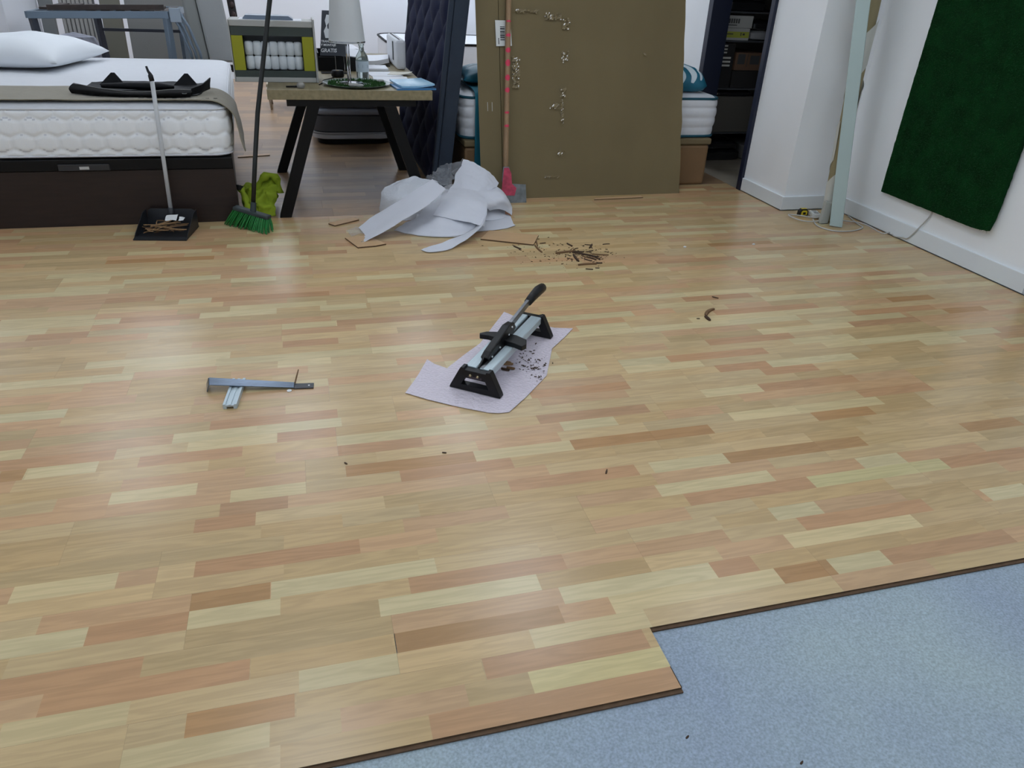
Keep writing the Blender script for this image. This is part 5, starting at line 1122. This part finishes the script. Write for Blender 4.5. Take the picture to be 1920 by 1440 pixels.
obj('cross_bar', bar(B(), (-1.74, 8.25, .80), (-1.06, 8.25, .80), .03, .025), sg_d, t, w=True)
obj('cross_bar', bar(B(), (-2.04, 7.45, .40), (-1.06, 7.45, .40), .03, .03), sg_d, t, w=True)
obj('side_rail', bar(B(), (-2.10, 7.45, .955), (-2.12, 8.25, .955), .04, .05), sg_m, t, w=True); obj('side_rail', bar(B(), (-1.03, 7.45, .985), (-1.02, 8.25, .985), .04, .05), sg_m, t, w=True)
for dx_ in (0, .035, .075):
    obj('strut', tube(B(), [(-1.02+dx_, 7.44, 1.02), (-.96+dx_, 7.44, .90), (-.90+dx_, 7.44, .70), (-.89+dx_, 7.44, .60)], .011, 8), sg_m, t, smooth=True, w=True)
obj('hinge_plate', box(B(), -1.02, 7.425, .93, -.93, 7.45, 1.04), mat('pale hinge', (150, 160, 170), .4, .4), t, bevel=.004, w=True)
darkbr = mat('dark brown slats', (52, 42, 38), .6, var=.3, vscale=10)
for k in range(9):
    x = -2.02 + k*.115; obj('slat', box(B(), x, 7.50, .995, x+.07, 8.2, 1.012), darkbr, t, w=True)
obj('slat_frame', bar(B(), (-1.95, 7.47, 1.012), (-1.06, 7.47, 1.04), .03, .04), darkbr, t, w=True)
# panels stacked behind it
gpan = mat('mid grey fabric panel', (138, 138, 136), .85, bump=.2, bscale=150)
def leanpanel(name, label, cat, x0, x1, y, hgt, th, m, lean_=.12, bev=.01, xl=0):
    return tag(obj(name, prism(B(), [(x0, 0), (x1, 0), (x1+xl, hgt), (x0+xl, hgt)], lambda u, v: Vector((u, y+lean_*v, v+.001)), lambda u, v: Vector((u, y+th+lean_*v, v+.001))), m, bevel=bev), label, cat)
leanpanel('fabric_panel', 'wide mid grey fabric panel propped behind the steel bed frame', 'panel', -1.62, -.98, 8.75, 1.6, .08, gpan)
leanpanel('fabric_panel', 'narrow khaki grey panel propped behind the steel bed frame', 'panel', -1.84, -1.66, 8.72, 1.6, .06, mat('khaki grey panel', (120, 118, 106), .8), .12)
leanpanel('fabric_panel', 'plain grey panel at the left behind the steel bed frame', 'panel', -2.38, -2.26, 8.72, 1.6, .06, mat('plain grey panel', (126, 128, 128), .8), .12)
t = thing('ribbed_panel', 'pale ribbed panel of upright slats behind the steel bed frame', 'panel', (-2.03, 8.78, 0))
ribm = mat('pale rib', (176, 174, 170), .6)
for k in range(8): obj('slat', bar(B(), (-2.17+k*.038, 8.76, .002), (-2.20+k*.038, 8.92, 1.5), .024, .02), ribm, t, w=True)
obj('backing', prism(B(), [(-2.19, 0), (-1.88, 0), (-1.90, 1.5), (-2.22, 1.5)], lambda u, v: Vector((u, 8.785+.107*v, v+.001)), lambda u, v: Vector((u, 8.80+.107*v, v+.001))), mat('rib backing', (112, 112, 114), .7), t, w=True)
tag(obj('cushion', lathe(B(), [(0, 0), (.9, .15), (1, .5), (.8, .85), (0, 1)], 18), mat('grey patterned cushion', (168, 170, 182), .8, var=.25, vscale=3)), 'grey patterned cushion wedged behind the steel bed frame', 'cushion')
o = COL.objects[-1]; o.scale = (.22, .10, .26); o.location = (-2.02, 8.40, .50)
t = thing('cushion_stand', 'low grey chest behind the steel bed frame', 'chest', (-2.0, 8.45, 0)); obj('body', box(B(), -2.34, 8.29, .001, -1.80, 8.66, .48), gpan, t, bevel=.01, w=True); obj('lid', box(B(), -2.35, 8.285, .482, -1.79, 8.665, .499), gpan, t, bevel=.006, w=True)
# grey headboard and dark frame right of the bed
greyhb = mat('pale grey headboard fabric', (150, 152, 152), .85, var=.05, vscale=3, bump=.2, bscale=160)
t = thing('grey_headboard', 'tall pale grey upholstered headboard leaning behind the white bed', 'headboard', (-.78, 7.62, 0))
def ghb(u, v, o=0): return Vector((-.70+u-.075*(v-.6)+.02*math.sin(v*2.2), 7.56+.10*v+o, v+.001))
obj('wide_panel', prism(B(), [(-.09, .60), (.125, .60), (.125, 1.7), (-.09, 1.7)], lambda u, v: ghb(u, v), lambda u, v: ghb(u, v, .09)), greyhb, t, bevel=.02, w=True)
obj('narrow_panel', prism(B(), [(-.21, .60), (-.095, .60), (-.095, 1.7), (-.21, 1.7)], lambda u, v: ghb(u, v, .03), lambda u, v: ghb(u, v, .10)), mat('grey headboard side', (134, 136, 134), .85), t, bevel=.02, w=True)
for lx_ in (-.88, -.78): obj('leg', box(B(), lx_-.03, 7.63, .001, lx_+.03, 7.69, .62), MATS['grey headboard side'], t, w=True)
t = thing('carved_frame', 'dark brown carved frame upright between the grey headboard and the spring display', 'frame', (-.54, 7.72, 0))
def cfp(z): return -.512-.070*(z-.6)
bm = B(); prism(bm, [(cfp(.54)-.03, .54), (cfp(.54)+.035, .54), (cfp(1.8)+.035, 1.8), (cfp(1.8)-.03, 1.8)], lambda u, v: Vector((u, 7.77+.06*v, v+.001)), lambda u, v: Vector((u, 7.82+.06*v, v+.001))); obj('upright', bm, mat('dark brown wood', (34, 26, 26), .5, var=.3, vscale=20), t, bevel=.006, w=True)
obj('bottom_rail', box(B(), -1.02, 7.80, .50, cfp(.54)+.03, 7.84, .56), MATS['dark brown wood'], t, w=True); obj('foot', box(B(), -1.02, 7.80, .001, -.96, 7.84, .50), MATS['dark brown wood'], t, w=True)
for k in range(13):
    z = .66+k*.08; bm = lathe(B(), [(0, .012), (.016, .008), (.022, 0), (.014, -.004), (0, -.004)], 8, (0, 0, 0), 1, 1.4); bm.transform(Matrix.Translation((cfp(z)+.006, 7.765+.06*z, z)) @ Matrix.Rotation(PI/2, 4, 'X')); obj('carving', bm, mat('brown carving', (66, 50, 48), .5), t, smooth=True, w=True)

# ================================================================== store room goods
shelfm = mat('dark shelf steel', (70, 72, 76), .5)
t = thing('storage_shelf', 'dark steel shelf rack in the store room', 'shelf', (4.0, 6.4, 0))
for x in (3.45, 4.55):
    for y in (6.13, 6.75): obj('post', box(B(), x-.015, y-.015, 0, x+.015, y+.015, 2.3), shelfm, t, w=True)
for z in (.25, .62, 1.0, 1.22, 1.65): obj('shelf_board', box(B(), 3.467, 6.11, z-.012, 4.533, 6.77, z), shelfm, t, w=True)
blackfilm = mat('black shiny plastic wrap', (30, 30, 33), .12, bump=.8, bscale=11, spec=.9)
def parcel(label, x0, y0, z0_, x1, y1, z1_, m, wr=.008):
    bm = B(); slab(bm, (x0+x1)/2, (y0+y1)/2, (x1-x0)/2, (y1-y0)/2, min(.05, (x1-x0)/3), [(.02, z0_), (0, z0_+.012), (0, (z0_+z1_)/2), (0, z1_-.015), (.02, z1_), (.08, z1_+.006)], 5, step=.04)
    for v in bm.verts:
        v.co += noise.noise_vector(v.co*11)*wr; v.co.z = max(v.co.z, z0_+.0008)
    return tag(obj('wrapped_parcel', bm, m, smooth=40), label, 'parcel')
gbox = mat('dull grey carton', (176, 176, 172), .7); ybox = mat('olive banded carton', (170, 176, 74), .7); darkc = mat('near black carton', (38, 36, 36), .7); brownc = mat('picture carton', (110, 84, 66), .7)
pr_ = mat('faded print', (206, 204, 198), .7); dkpr = mat('dark print', (70, 70, 70), .7)
def carton(label, x0, y0, z0_, x1, y1, z1_, m, strip=None, bars=None, pm=None):
    t = thing('carton', label, 'carton', ((x0+x1)/2, (y0+y1)/2, z0_))
    o = obj('box', box(B(), x0, y0, z0_+.0008, x1, y1, z1_), m, t, bevel=.003, w=True)
    if strip: obj('colour_band', box(B(), x0+.004, y0-.0012, z0_+(z1_-z0_)*.22, x1-.004, y0-.0003, z0_+(z1_-z0_)*.72), strip, o, w=True)
    for b in bars or (): obj('printed_line', box(B(), x0+b[0], y0-.0022, z0_+b[2], x0+b[1], y0-.0013, z0_+b[3]), pm or pr_, o, w=True)
    return t
carton('grey lettered carton on the store room shelf', 3.475, 6.12, 1.095, 3.74, 6.55, 1.188, gbox, bars=[(.015+.022*k, .030+.022*k, .035, .07) for k in range(6)] + [(.02, .12, .018, .025)], pm=dkpr)
carton('carton with an olive band under the grey lettered one', 3.470, 6.115, 1.0005, 3.725, 6.55, 1.094, gbox, strip=ybox, bars=[(.04, .10, .045, .052), (.17, .178, .035, .06), (.19, .21, .04, .055)], pm=dkpr)
carton('black carton with rows of pale print on the store room shelf', 3.470, 6.12, .6205, 3.62, 6.6, .975, darkc, bars=[(.012, .075, .33-.026*k, .342-.026*k) for k in range(3)] + [(.03, .12, .235-.030*k, .250-.030*k) for k in range(3)])
carton('carton with a brown picture beside the printed black one', 3.64, 6.12, .765, 3.92, 6.6, .905, brownc, bars=[(.02, .09, .05, .13), (.11, .115, .03, .13), (.14, .23, .05, .12)], pm=dkpr)
carton('flat dark carton under the picture carton', 3.63, 6.115, .6205, 3.93, 6.6, .763, darkc)
parcel('grey film wrapped parcel beside the olive banded carton', 3.745, 6.14, 1.001, 3.93, 6.6, 1.075, mat('grey film parcel', (150, 150, 152), .2, bump=.5, bscale=12))
parcel('black shiny parcel lying on the grey film parcel', 3.755, 6.14, 1.085, 4.10, 6.6, 1.145, blackfilm)
parcel('black shiny parcel on the upper store room shelf', 3.475, 6.12, 1.2205, 3.86, 6.6, 1.300, blackfilm)
parcel('second black shiny parcel stacked on the upper store room shelf', 3.48, 6.13, 1.310, 3.88, 6.6, 1.42, blackfilm)
carton('tall dim grey carton low on the store room shelf', 3.475, 6.12, .2505, 3.90, 6.6, .55, mat('dim grey carton', (92, 88, 82), .8))
parcel('flat dark parcel on the tall dim grey carton', 3.50, 6.13, .551, 3.88, 6.6, .595, blackfilm)
parcel('flat black parcel at the bottom of the store room shelf', 3.475, 6.12, .0, 3.86, 6.6, .085, blackfilm)
parcel('second flat black parcel stacked at the bottom of the shelf', 3.485, 6.13, .095, 3.84, 6.6, .16, blackfilm)
parcel('small grey parcel at the bottom of the store room shelf', 3.88, 6.13, .0, 4.15, 6.6, .14, mat('grey dusty parcel', (104, 102, 98), .5))
